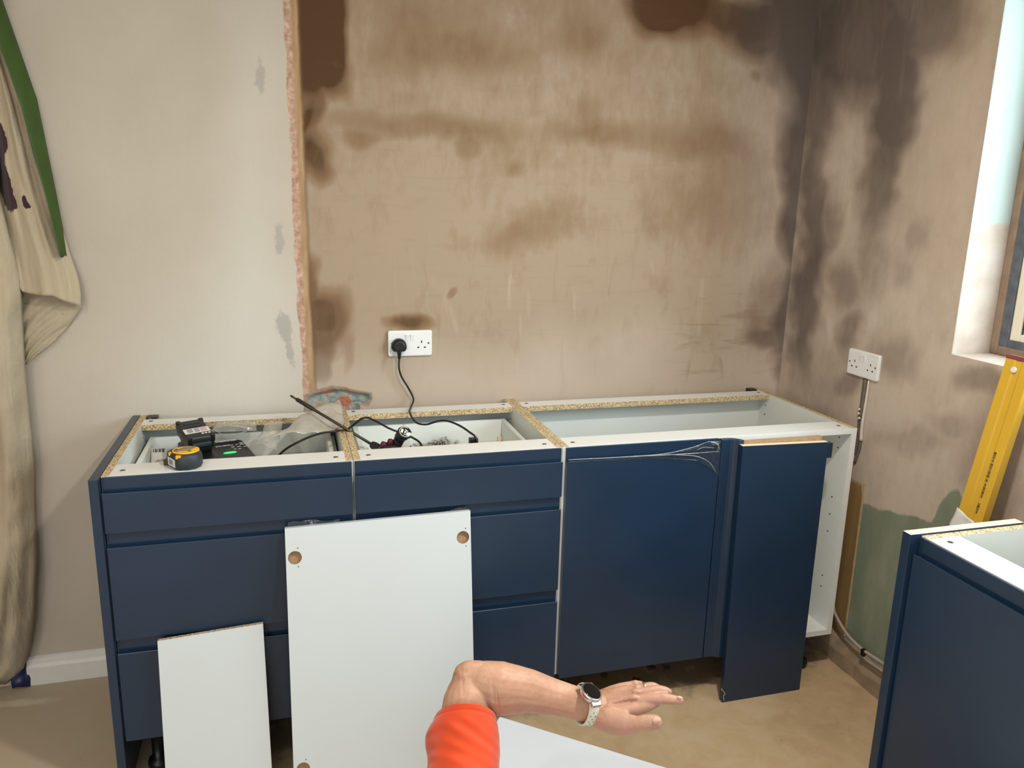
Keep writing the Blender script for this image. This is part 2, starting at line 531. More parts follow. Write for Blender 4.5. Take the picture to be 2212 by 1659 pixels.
# ------------------------------------------------------------------ mesh helpers
class MB:
    """collects shapes and links them as ONE mesh object"""
    def __init__(self, xf=None):
        self.v, self.f, self.mi, self.sm = [], [], [], []
        self.xf = xf

    def add(self, verts, faces, mi=0, smooth=False):
        b = len(self.v)
        for p in verts:
            p = (float(p[0]), float(p[1]), float(p[2]))
            self.v.append(self.xf(p) if self.xf else p)
        for f in faces:
            self.f.append([b+i for i in f])
            self.mi.append(mi)
            self.sm.append(smooth)
        return self

    def box(self, x0, x1, y0, y1, z0, z1, mi=0, faces=None):
        """faces: dict side -> material slot, sides: -x +x -y +y -z +z"""
        v = [(x, y, z) for z in (z0, z1) for y in (y0, y1) for x in (x0, x1)]
        q = {'-z': (0, 2, 3, 1), '+z': (4, 5, 7, 6), '-y': (0, 1, 5, 4), '+y': (2, 6, 7, 3), '-x': (0, 4, 6, 2), '+x': (1, 3, 7, 5)}
        b = len(self.v)
        self.add(v, [])
        for k, f in q.items():
            self.f.append([b+i for i in f])
            self.mi.append((faces or {}).get(k, mi))
            self.sm.append(False)
        return self

    def prism(self, prof, fn, a0, a1, mi=0, smooth=False):
        """prof: closed 2-D outline; fn(p, a) -> 3-D point"""
        n = len(prof)
        v = [fn(p, a0) for p in prof] + [fn(p, a1) for p in prof]
        f = [(i, (i+1) % n, n+(i+1) % n, n+i) for i in range(n)]
        self.add(v, f, mi, smooth)
        b = len(self.v) - 2*n
        for idx in (list(range(n))[::-1], list(range(n, 2*n))):
            self.f.append([b+i for i in idx])
            self.mi.append(mi)
            self.sm.append(False)
        return self

    def rings(self, rings, mi=0, cap=True, closed=True, smooth=True):
        n = len(rings[0])
        v = [p for r in rings for p in r]
        f = []
        for k in range(len(rings)-1):
            for i in range(n if closed else n-1):
                j = (i+1) % n
                f.append((k*n+i, k*n+j, (k+1)*n+j, (k+1)*n+i))
        self.add(v, f, mi, smooth)
        if cap:
            b = len(self.v)-len(v)
            self.f.append([b+i for i in range(n)][::-1])
            self.f.append([b+(len(rings)-1)*n+i for i in range(n)])
            self.mi += [mi, mi]
            self.sm += [False, False]
        return self

    def cyl(self, p0, p1, r0, r1=None, seg=20, mi=0, cap=True):
        return self.lathe(p0, p1, [(0, r0), (1, r0 if r1 is None else r1)], seg, mi, cap)

    def lathe(self, p0, p1, prof, seg=20, mi=0, cap=True):
        p0, p1 = Vector(p0), Vector(p1)
        ax = p1-p0
        z = ax.normalized()
        x = z.orthogonal().normalized()
        y = z.cross(x)
        rs = []
        for t, r in prof:
            c = p0 + ax*t
            rs.append([c + (x*math.cos(2*PI*i/seg)+y*math.sin(2*PI*i/seg))*r for i in range(seg)])
        return self.rings(rs, mi, cap)

    def tube(self, pts, r, seg=8, mi=0, sub=6, flat=1.0):
        pts = [Vector(p) for p in pts]
        P = [pts[0]*2-pts[1]] + pts + [pts[-1]*2-pts[-2]]
        path = []
        for i in range(1, len(P)-2):
            for k in range(sub):
                t = k/sub
                a, b, c, d = P[i-1], P[i], P[i+1], P[i+2]
                path.append(0.5*((2*b)+(c-a)*t+(2*a-5*b+4*c-d)*t*t+(3*b-a-3*c+d)*t**3))
        path.append(pts[-1])
        rs = []
        nrm = None
        for i, p in enumerate(path):
            t = (path[min(i+1, len(path)-1)]-path[max(i-1, 0)]).normalized()
            if nrm is None:
                nrm = t.orthogonal().normalized()
            nrm = (nrm - t*nrm.dot(t)).normalized()
            bn = t.cross(nrm)
            rr = r(i/(len(path)-1)) if callable(r) else r
            rs.append([p+(nrm*math.cos(2*PI*k/seg)*rr+bn*math.sin(2*PI*k/seg)*rr*flat) for k in range(seg)])
        return self.rings(rs, mi, True)

    def build(self, name, mats, parent=None, bevel=0.0, smooth=None, seg=2, solidify=0.0):
        me = bpy.data.meshes.new(name)
        off = parent.location if parent is not None else Vector((0, 0, 0))
        off = getattr(self, 'off', off)
        me.from_pydata([(p[0]-off[0], p[1]-off[1], p[2]-off[2]) for p in self.v], [], self.f)
        if not isinstance(mats, (list, tuple)):
            mats = [mats]
        for mt in mats:
            me.materials.append(mt)
        for p, i, s in zip(me.polygons, self.mi, self.sm):
            p.material_index = i
            p.use_smooth = s if smooth is None else smooth
        me.update()
        bm = bmesh.new()
        bm.from_mesh(me)
        bmesh.ops.recalc_face_normals(bm, faces=bm.faces)
        bm.to_mesh(me)
        bm.free()
        o = bpy.data.objects.new(name, me)
        COL.objects.link(o)
        if parent is not None:
            o.parent = parent
        if solidify:
            s = o.modifiers.new('thickness', 'SOLIDIFY')
            s.thickness = solidify
            s.offset = 0
        if bevel:
            b = o.modifiers.new('soft_edges', 'BEVEL')
            b.width = bevel
            b.segments = seg
            b.limit_method = 'ANGLE'
            b.angle_limit = math.radians(35)
            b.harden_normals = False
        return o


def tag(o, label, cat, group=None):
    o['label'] = label
    o['category'] = cat
    if group:
        o['group'] = group
    return o


def thing(name, label, cat, loc, group=None):
    o = bpy.data.objects.new(name, None)
    o.empty_display_size = 0.05
    COL.objects.link(o)
    o.location = Vector([float(c) for c in loc])
    return tag(o, label, cat, group)


def struct(o):
    o['kind'] = 'structure'
    return o


def solo(mb, name, mats, label, cat, loc, group=None, **kw):
    """a thing that is one mesh, its origin at loc"""
    mb.off = Vector([float(c) for c in loc])
    o = mb.build(name, mats, None, **kw)
    o.location = mb.off
    return tag(o, label, cat, group)


def text_mesh(body, size, origin, right, up, depth=0.0004, align='LEFT', bold=0.0):
    """lettering as a MB, baseline start at origin, reading along right"""
    c = bpy.data.curves.new('lettering', 'FONT')
    c.body = body
    c.size = size
    c.extrude = depth
    c.offset = bold
    c.align_x = align
    o = bpy.data.objects.new('lettering', c)
    COL.objects.link(o)
    dg = bpy.context.evaluated_depsgraph_get()
    me = bpy.data.meshes.new_from_object(o.evaluated_get(dg))
    r = Vector([float(x) for x in right]).normalized()
    u = Vector([float(x) for x in up])
    u = (u - r*u.dot(r)).normalized()
    n = r.cross(u)
    og = Vector([float(x) for x in origin])
    mb = MB()
    mb.add([og + r*v.co.x + u*v.co.y + n*v.co.z for v in me.vertices], [list(p.vertices) for p in me.polygons])
    bpy.data.objects.remove(o)
    bpy.data.curves.remove(c)
    bpy.data.meshes.remove(me)
    return mb


def sheet(c00, c10, c11, c01, nu, nv, amp, freq, seed, mats_fn=None, bulge=0.0, droop=0.0):
    """crumpled film between four corners: rings list for MB.rings(closed=False)"""
    c00, c10, c11, c01 = [Vector([float(x) for x in c]) for c in (c00, c10, c11, c01)]
    nrm = (c10-c00).cross(c01-c00).normalized()
    rows = []
    for j in range(nv+1):
        b = j/nv
        row = []
        for i in range(nu+1):
            a = i/nu
            p = (c00*(1-a)+c10*a)*(1-b) + (c01*(1-a)+c11*a)*b
            q = p*freq + Vector((seed, seed*1.7, 0))
            d = mnoise.noise(q)*amp + mnoise.noise(q*2.7)*amp*0.45 + bulge*math.sin(PI*a)*math.sin(PI*b)
            e = mnoise.noise(q+Vector((9, 3, 5)))*amp*0.8
            p = p + nrm*d + (c10-c00).normalized()*e + (c01-c00).normalized()*mnoise.noise(q+Vector((2, 8, 1)))*amp*0.8
            p.z -= droop*math.sin(PI*a)
            row.append(p)
        rows.append(row)
    return rows


# ------------------------------------------------------------------ room shell
XR = 2.2654
ZC = 2.42


def blob(u, v, cu, cv, ru, rv, rot=0.0, soft=0.35):
    c, s = math.cos(math.radians(rot)), math.sin(math.radians(rot))
    du, dv = u-cu, v-cv
    a = (du*c+dv*s)/ru
    b = (-du*s+dv*c)/rv
    d = np.sqrt(a*a+b*b)
    return np.clip((1+soft-d)/(2*soft), 0, 1)**1.3


def grid_wall(name, fn, a0, a1, na, b0, b1, nb, mat, hole=None):
    A = np.linspace(a0, a1, na+1)
    B = np.linspace(b0, b1, nb+1)
    verts = [fn(a, b) for b in B for a in A]
    faces = []
    for j in range(nb):
        for i in range(na):
            if hole and hole((A[i]+A[i+1])/2, (B[j]+B[j+1])/2):
                continue
            k = j*(na+1)+i
            faces.append((k, k+1, k+na+2, k+na+1))
    me = bpy.data.meshes.new(name)
    me.from_pydata(verts, [], faces)
    me.materials.append(mat)
    for p in me.polygons:
        p.use_smooth = True
    o = bpy.data.objects.new(name, me)
    COL.objects.link(o)
    struct(o)
    return o, np.array(verts)


def put_attr(o, name, arr):
    a = o.data.attributes.new(name, 'FLOAT', 'POINT')
    a.data.foreach_set('value', np.asarray(arr, np.float32))


def warp(V, freq, amp, seed):
    du = np.array([mnoise.noise(Vector(p)*freq+Vector((seed, 0, 0))) for p in V])
    dv = np.array([mnoise.noise(Vector(p)*freq+Vector((0, seed+7, 3))) for p in V])
    return du*amp, dv*amp


# hole broken through the skim, kept clear of the wall mesh
HOLE = [(665, 858), (690, 848), (720, 841), (745, 843), (770, 848), (798, 852), (800, 862), (792, 874), (776, 874), (774, 888), (770, 905), (666, 905)]
HOLE3 = [on(u, v, 1, 0.0) for u, v in HOLE]

HCX, HCZ = sum(p[0] for p in HOLE3)/len(HOLE3), sum(p[2] for p in HOLE3)/len(HOLE3)


def in_hole(x, z):
    c = False
    n = len(HOLE3)
    for i in range(n):
        x1, z1 = HOLE3[i][0], HOLE3[i][2]
        x2, z2 = HOLE3[i-1][0], HOLE3[i-1][2]
        if (z1 > z) != (z2 > z) and x < (x2-x1)*(z-z1)/(z2-z1)+x1:
            c = not c
    return c


wb, V = grid_wall('wall_back', lambda x, z: (x, 0.0, z), -1.0, XR, 466, 0.0, ZC, 346, wall_back_mat(), lambda x, z: in_hole(HCX+(x-HCX)/1.06, HCZ+(z-HCZ)/1.18))
u, v = project(V)
wu, wv = warp(V, 5.0, 26, 1.3)
wu2, wv2 = warp(V, 17, 10, 5.1)
U_, V_ = u+wu+wu2, v+wv+wv2
damp = np.zeros(len(V))
for b in [
    (672, 205, 26, 120, 0, 0.35, 0.55), (668, 270, 10, 60, 0, 0.4, 0.75),
    (692, 345, 32, 55, 0, 0.5, 0.8), (674, 630, 22, 80, 0, 0.4, 0.6),
    (1440, 10, 92, 66, 0, 0.25, 0.82), (1540, 30, 130, 46, 0, 0.4, 0.72), (1660, 60, 90, 60, 0, 0.4, 0.75),
    (960, 110, 150, 52, 0, 0.5, 0.2), (1060, 125, 80, 38, 0, 0.5, 0.16), (900, 60, 90, 70, 0, 0.6, 0.15), (1250, 80, 45, 50, 0, 0.5, 0.2),
    (1300, 295, 110, 30, 3, 0.5, 0.25), (1265, 265, 26, 46, 0, 0.5, 0.2), (1520, 310, 130, 45, 8, 0.6, 0.26), (1560, 420, 130, 120, 0, 0.7, 0.2),
    (930, 270, 190, 28, 5, 0.5, 0.25), (790, 300, 42, 24, 0, 0.4, 0.25), (1018, 318, 28, 30, 0, 0.3, 0.2), (1120, 365, 22, 18, 0, 0.6, 0.22),
    (1130, 495, 110, 48, -12, 0.6, 0.26), (1190, 465, 50, 26, -30, 0.4, 0.16), (985, 640, 18, 10, -40, 0.4, 0.3), (1430, 480, 60, 50, 0, 0.6, 0.12),
    (1645, 155, 12, 14, 0, 0.5, 0.28), (1660, 720, 62, 30, -12, 0.45, 0.62), (1655, 650, 40, 110, 18, 0.6, 0.35), (1430, 610, 40, 30, 0, .6, 0.12),
]:
    damp = np.maximum(damp, blob(U_, V_, *b[:6])*b[6]) + 0.25*np.minimum(damp, blob(U_, V_, *b[:6])*b[6])
for b in [(692, 70, 58, 125, 0, 0.14, 0.92), (668, 90, 34, 130, 0, 0.4, 1.1), (706, 165, 46, 40, 0, 0.4, 0.62), (706, 715, 56, 92, 0, 0.28, 0.66), (700, 680, 44, 50, 0, 0.4, 0.78), (690, 800, 34, 26, 0, 0.4, 0.7)]:
    a_, b_ = np.abs(u+wu*0.35+wu2*0.5-b[0])/b[2], np.abs(v+wv*0.5+wv2*0.6-b[1])/b[3]
    damp = np.maximum(damp, np.clip((1+b[5]-(a_**4+b_**4)**0.25)/(2*b[5]), 0, 1)**1.2*b[6])
# the wet band up the corner, wider towards the ceiling
band = np.interp(v, [-60, 60, 150, 210, 300, 420, 600, 700, 740, 800, 860], [1600, 1640, 1662, 1684, 1680, 1696, 1674, 1640, 1660, 1664, 1684])
bs = np.interp(v, [0, 300, 500, 700, 860], [85, 55, 28, 42, 30])
corner = np.clip((U_ - band + bs*0.3)/bs, 0, 1)
damp = np.maximum(damp, corner*np.interp(v, [0, 700, 860], [0.95, 0.85, 0.6]))
# light streak through the left damp patch, damp halo over the socket, drip below it
damp -= blob(U_, V_, 742, 780, 16, 62, 18, 0.5)*0.55
sock = blob(u+wu2, v+wv2, 884, 697, 46, 16, 0, 0.5)*0.75
damp = np.maximum(damp, sock)
damp = np.maximum(damp, blob(u+wu2, v+wv2, 832, 760, 9, 55, 12, 0.6)*0.28)
damp += 0.20 - 0.20*np.clip((v+100)/620, 0, 1)  # whole skim toned darker towards the ceiling
damp -= 0.03
put_attr(wb, 'damp', damp)
put_attr(wb, 'warm', np.clip(1.0-np.clip((u-1540)/170, 0, 1)*0.85 - np.clip((v-700)/160, 0, 1)*0.3, 0, 1))
put_attr(wb, 'pink', np.clip(blob(U_, V_, 1000, 850, 420, 75, 0, 0.6) + blob(U_, V_, 1370, 740, 90, 60, 0, 0.6)*0.8 + blob(U_, V_, 1200, 760, 60, 60, 0, .6)*.6, 0, 1))
put_attr(wb, 'ridges', np.clip(blob(U_, V_, 1550, 740, 130, 110, -10, 0.5)*0.42 + blob(U_, V_, 1150, 420, 600, 420, 0, 0.4)*0.12, 0, 1))
put_attr(wb, 'strokes', np.clip(blob(U_, V_, 1180, 690, 330, 190, 0, 0.5) + blob(U_, V_, 1500, 700, 150, 120, 0, .5), 0, 1)*0.6)
seam_x = np.interp(V[:, 2], [0.86, 1.0, 1.2, 1.46, 1.75, 2.09, 2.42], [0.487, 0.484, 0.479, 0.476, 0.474, 0.470, 0.468])
put_attr(wb, 'edge', V[:, 0]-seam_x)
put_attr(wb, 'scuff', np.clip(blob(u, v, 563, 165, 14, 60, 0, .6)*0.8 + blob(u, v, 603, 520, 14, 50, 0, .6)*0.8 + blob(u, v, 612, 700, 22, 36, 0, .6)*0.9 + blob(u, v, 628, 770, 12, 50, -10, .6)*0.7, 0, 1))
put_attr(wb, 'light_wash', np.clip(blob(U_, V_, 470, 880, 210, 240, 0, 0.8)*0.9 + blob(U_, V_, 540, 500, 70, 500, 0, 0.8)*0.5, 0, 1))

# recess behind the broken skim
hp = [np.array(p) for p in HOLE3]
mb = MB()
cx = sum(p[0] for p in hp)/len(hp)
cz = sum(p[2] for p in hp)/len(hp)
fine = []
for i in range(len(hp)):
    a, b = hp[i], hp[(i+1) % len(hp)]
    for k in range(4):
        fine.append(a*(1-k/4)+b*k/4)
rim = [(cx+(p[0]-cx)*1.11, -0.0006, cz+(p[2]-cz)*1.32) for p in fine]
lip = [(cx+(p[0]-cx)*1.01 + mnoise.noise(Vector(p)*60)*0.004, -0.0012+mnoise.noise(Vector(p)*90)*0.0006, cz+(p[2]-cz)*1.0 + mnoise.noise(Vector(p)*70)*0.004) for p in fine]
inn = [(cx+(p[0]-cx)*0.96, 0.012, cz+(p[2]-cz)*0.93) for p in fine]
rr = [rim, lip, inn]
for s in (0.8, 0.6, 0.4, 0.2, 0.05):
    rr.append([(cx+(p[0]-cx)*s, 0.014+0.006*mnoise.noise(Vector((p[0]*40*s, s*7, p[2]*60))), cz+(p[2]-cz)*s) for p in fine])
mb.rings(rr, cap=False)
nb_ = len(fine)
mb.f.append([len(mb.v)-nb_+i for i in range(nb_)])
mb.mi.append(0)
mb.sm.append(True)
ho = struct(mb.build('trim_1', rubble_mat()))
hv = np.array([tuple(q.co) for q in ho.data.vertices])
hu, hvv = project(hv)
nf = len(fine)
put_attr(ho, 'rim', np.concatenate([np.ones(2*nf), np.full(nf, 0.25), np.zeros(len(hv)-3*nf)]))
put_attr(ho, 'brick', np.clip(blob(hu, hvv, 742, 868, 20, 12, 0, .6) + blob(hu, hvv, 700, 846, 30, 6, 0, .6)*.8 + blob(hu, hvv, 785, 868, 10, 8, 0, .6)*.5, 0, 1))

# right wall with the window opening
WY0, WY1, WZ0, WZ1 = -2.30, -0.786, 1.147, 2.22
wr, V = grid_wall('wall_right', lambda y, z: (XR, y, z), 0.0, -2.8, 350, 0.0, ZC, 302, wall_right_mat(),
                  lambda y, z: WY0 < y < WY1 and WZ0 < z < WZ1)
# snap the rim of the opening exactly
for q in wr.data.vertices:
    if abs(q.co.y-WY1) < 0.0045 and WZ0-0.006 < q.co.z < WZ1+0.006:
        q.co.y = WY1
    if abs(q.co.z-WZ0) < 0.0045 and WY0-0.006 < q.co.y < WY1+0.006:
        q.co.z = WZ0
    if abs(q.co.z-WZ1) < 0.0045 and WY0-0.006 < q.co.y < WY1+0.006:
        q.co.z = WZ1
    if abs(q.co.y-WY0) < 0.0045 and WZ0-0.006 < q.co.z < WZ1+0.006:
        q.co.y = WY0
q_ = V - CAM_P
ok = (q_ @ _fw) > 0.2
u, v = project(V)
u = np.where(ok, u, 5000)
v = np.where(ok, v, 5000)
wu, wv = warp(V, 6.0, 30, 2.3)
wa, wb2 = warp(V, 18, 12, 4.4)
wu, wv = wu*0.6+wa, wv*1.3+wb2
U_, V_ = u+wu, v+wv
damp = np.zeros(len(V)) + 0.03
for b in [
    (1850, 70, 170, 150, 0, 0.4, 0.8), (1990, 20, 110, 110, 0, 0.35, 0.68), (1935, 215, 60, 150, 8, 0.35, 0.85), (1900, 380, 42, 130, 8, 0.5, 0.68), (1770, 200, 50, 230, 4, 0.5, 0.62),
    (1755, 420, 32, 200, 4, 0.5, 0.66), (1742, 640, 36, 190, 4, 0.5, 0.8), (1790, 480, 24, 60, 8, 0.6, 0.45), (1820, 610, 42, 55, 0, 0.6, 0.5),
    (1840, 715, 34, 60, 10, 0.5, 0.55), (1925, 775, 50, 60, 0, 0.6, 0.42), (1835, 830, 40, 40, 0, 0.5, 0.5), (1890, 560, 40, 90, 5, 0.6, 0.34), (1985, 515, 24, 45, 10, 0.5, 0.42), (1950, 590, 30, 50, 5, .6, .3),
    (2115, 830, 46, 40, 0, 0.45, 0.5), (2060, 925, 50, 28, 10, 0.5, 0.28), (1780, 850, 60, 90, 0, .7, .3), (2150, 1000, 70, 140, 0, 0.6, 0.42), (1980, 960, 90, 30, 8, 0.6, 0.26), (1960, 330, 90, 260, 6, 0.8, 0.2),
]:
    damp = np.maximum(damp, blob(U_, V_, *b[:6])*b[6]) + 0.2*np.minimum(damp, blob(U_, V_, *b[:6])*b[6])
damp -= blob(U_, V_, 1785, 330, 26, 60, 12, .5)*0.3
put_attr(wr, 'damp', damp)
put_attr(wr, 'warm', np.clip(np.clip((u-1990)/150, 0, 1)*0.5*np.clip((800-v)/300, 0, 1) + 0.12, 0, 1))
put_attr(wr, 'pink', np.clip(blob(U_, V_, 2040, 380, 70, 300, 8, 0.6)*0.7 + blob(U_, V_, 1990, 870, 90, 60, 0, .6)*.5, 0, 1))
put_attr(wr, 'strokes', np.zeros(len(V))+0.14)
put_attr(wr, 'ridges', np.zeros(len(V))+0.08)
gp = [on(a, b, 0, XR) for a, b in ((1868, 1088), (1900, 1100), (1960, 1113), (2015, 1128), (2030, 1090), (2050, 1060), (2072, 1058), (2090, 1110), (2140, 1120), (2200, 1140))]
gp.sort(key=lambda q: q[1])
gz = np.interp(V[:, 1], [q[1] for q in gp], [q[2] for q in gp])
put_attr(wr, 'green', gz - V[:, 2])
oz = np.clip((V[:, 1]+0.518)/0.012, 0, 1)*np.clip((0.70-V[:, 2])/0.10, 0, 1)*np.clip((-0.40-V[:, 1]+0.04)/0.05, 0, 1)
put_attr(wr, 'ochre', oz)

# reveals and sill inside the opening
mb = MB()
mb.box(XR+0.0008, 2.44, WY1, WY1+0.03, WZ0-0.03, WZ1+0.03)
mb.box(XR+0.0008, 2.44, WY0, WY1, WZ0-0.03, WZ0)
mb.box(XR+0.0008, 2.44, WY0, WY1, WZ1, WZ1+0.03)
mb.box(XR+0.0008, 2.44, WY0-0.03, WY0, WZ0-0.03, WZ1+0.03)
struct(mb.build('trim_2', reveal_mat(), bevel=0.004))

# window: old timber surround, slate strip, cream sash, gasket, glass
wn = thing('window_1', 'cream framed window in a weathered brown timber surround', 'window', (2.42, -1.5, WZ0))
del wn['label'], wn['category']
struct(wn)
mb = MB()


def ring_frame(mb, x0, x1, y0, y1, z0, z1, t, mi=0):
    mb.box(x0, x1, y1-t, y1, z0, z1, mi)
    mb.box(x0, x1, y0, y0+t, z0, z1, mi)
    mb.box(x0, x1, y0+t, y1-t, z0, z0+t, mi)
    mb.box(x0, x1, y0+t, y1-t, z1-t, z1, mi)


ring_frame(mb, 2.398, 2.45, WY0, WY1, WZ0, WZ1, 0.026)
mb.build('timber_surround', M['timber'], wn, bevel=0.004)
mb = MB()
ring_frame(mb, 2.400, 2.45, WY0+0.026, WY1-0.026, WZ0+0.020, WZ1-0.026, 0.028)
mb.build('slate_strip', M['oldpaint'], wn, bevel=0.002)
mb = MB()
ring_frame(mb, 2.404, 2.45, WY0+0.054, WY1-0.054, WZ0+0.036, WZ1-0.063, 0.032)
mb.box(2.400, 2.45, -1.53, -1.47, WZ0+0.05, WZ1-0.08)
mb.build('sash', M['upvc'], wn, bevel=0.004)
mb = MB()
ring_frame(mb, 2.406, 2.44, -1.47, WY1-0.089, WZ0+0.056, WZ1-0.089, 0.005)
ring_frame(mb, 2.406, 2.44, WY0+0.089, -1.53, WZ0+0.056, WZ1-0.089, 0.005)
mb.build('gasket', M['gasket'], wn)
for y0, y1 in ((-1.475, WY1-0.093), (WY0+0.093, -1.525)):
    mb = MB()
    mb.box(2.42, 2.426, y0, y1, WZ0+0.06, WZ1-0.092)
    mb.build('pane', M['glass'], wn)

# floor
fl, V = grid_wall('floor', lambda x, y: (x, y, 0.0), -2.6, 2.6, 260, -4.6, 0.05, 232, floor_mat())
u_, v_ = V[:, 0], V[:, 1]
put_attr(fl, 'grey', np.clip((0.9-u_)/1.2, 0, 1)*0.85)
dd = blob(u_, v_, 1.45, -0.33, 0.75, 0.26, 0, 0.35) + blob(u_, v_, 2.1, -0.25, 0.25, 0.3, 0, .4)*.8 + blob(u_, v_, 0.55, -0.3, 0.6, 0.3, 0, .3)
dd = np.maximum(dd, np.clip((u_-2.21)/0.04, 0, 1)*np.clip((v_+1.3)/0.2, 0, 1)*0.5)
put_attr(fl, 'dirt', np.clip(dd, 0, 1)*0.75)
sp = on(50, 1518, 2, 0)
put_attr(fl, 'smear', np.clip(blob(u_, v_, sp[0], sp[1], 0.12, 0.022, -6, 0.7), 0, 1))

mb = MB()
mb.box(-2.6, 2.6, -4.6, 0.2, ZC, ZC+0.05)
struct(mb.build('ceiling', M['ceiling']))
mb = MB()
mb.box(-2.65, -2.6, -4.6, 0.2, 0, ZC)
struct(mb.build('wall_left', M['farwall']))
mb = MB()
mb.box(-2.6, -1.2, -4.62, -4.6, 0, ZC)
mb.box(1.8, 2.6, -4.62, -4.6, 0, ZC)
mb.box(-1.2, 1.8, -4.62, -4.6, 2.15, ZC)
struct(mb.build('wall_rear', M['farwall']))
mb = MB()
mb.box(-2.6, -1.0, 0.0, 0.05, 0, ZC)
struct(mb.build('wall_back_left', M['farwall']))
mb = MB()
mb.box(XR, XR+0.05, -4.6, -2.8, 0, ZC)
struct(mb.build('wall_right_near', M['farwall']))

# skirting on the painted wall, stopping short at the dust sheet
mb = MB()
prof = [(0.0, 0.0), (-0.018, 0.0), (-0.018, 0.062), (-0.012, 0.072), (-0.010, 0.088), (0.0, 0.095)]
mb.prism(prof, lambda p, a: (a, p[0], p[1]), -0.392, -0.026)
struct(mb.build('baseboard_back', M['skirting'], bevel=0.0015))
# battered concrete-coloured upstand along the right wall
mb = MB()
prof = [(0.0, 0.0), (-0.030, 0.0), (-0.026, 0.05), (-0.014, 0.085), (0.0, 0.095)]
rr = []
for k in range(25):
    y = -0.06-1.2*k/24
    rr.append([(XR+px*(1+0.35*mnoise.noise(Vector((0, y*14, pz*9)))), y, pz*(1+0.12*mnoise.noise(Vector((3, y*16, pz))))) for px, pz in prof])
mb.rings(rr, smooth=False)
struct(mb.build('baseboard_right', plain('grubby_old_skirting', '94806A', 0.9, var=0.25, scale=14, bump=0.5, bscale=50)))
# plaster bead beside the bare strip of wall
mb = MB()
mb.box(XR-0.004, XR, -0.524, -0.516, 0.10, 0.66)
struct(mb.build('trim_3', plain('pale_corner_bead', 'B89C74', 0.8, var=0.15, scale=40), bevel=0.0015))

# ------------------------------------------------------------------ base units
T, ZB, TK = 0.87, 0.15, 0.018
YF, YD = -0.568, -0.588          # carcass front, face of the fronts
X1, X2, X3 = 0.600, 1.181, 2.165
GAP = 0.0015


def screw_disc(mb, x, y, z, r=0.0065):
    mb.lathe((x, y, z-0.002), (x, y, z+0.0006), [(0, r), (1, r)], 14, 0)
    mb.box(x-r*0.7, x+r*0.7, y-0.0009, y+0.0009, z+0.0005, z+0.0010, 1)


def front_profile(z1, z0):
    """handleless front: (y behind the face, z)"""
    return [(0.020, z1), (0.0135, z1), (0.0138, z1-0.030), (0.0145, z1-0.040), (0.0130, z1-0.0470), (0.0098, z1-0.0500), (0.0065, z1-0.0480),
            (0.0040, z1-0.0400), (0.0024, z1-0.0362), (0.0008, z1-0.0360), (0.0, z1-0.0375), (0.0, z0), (0.020, z0)]


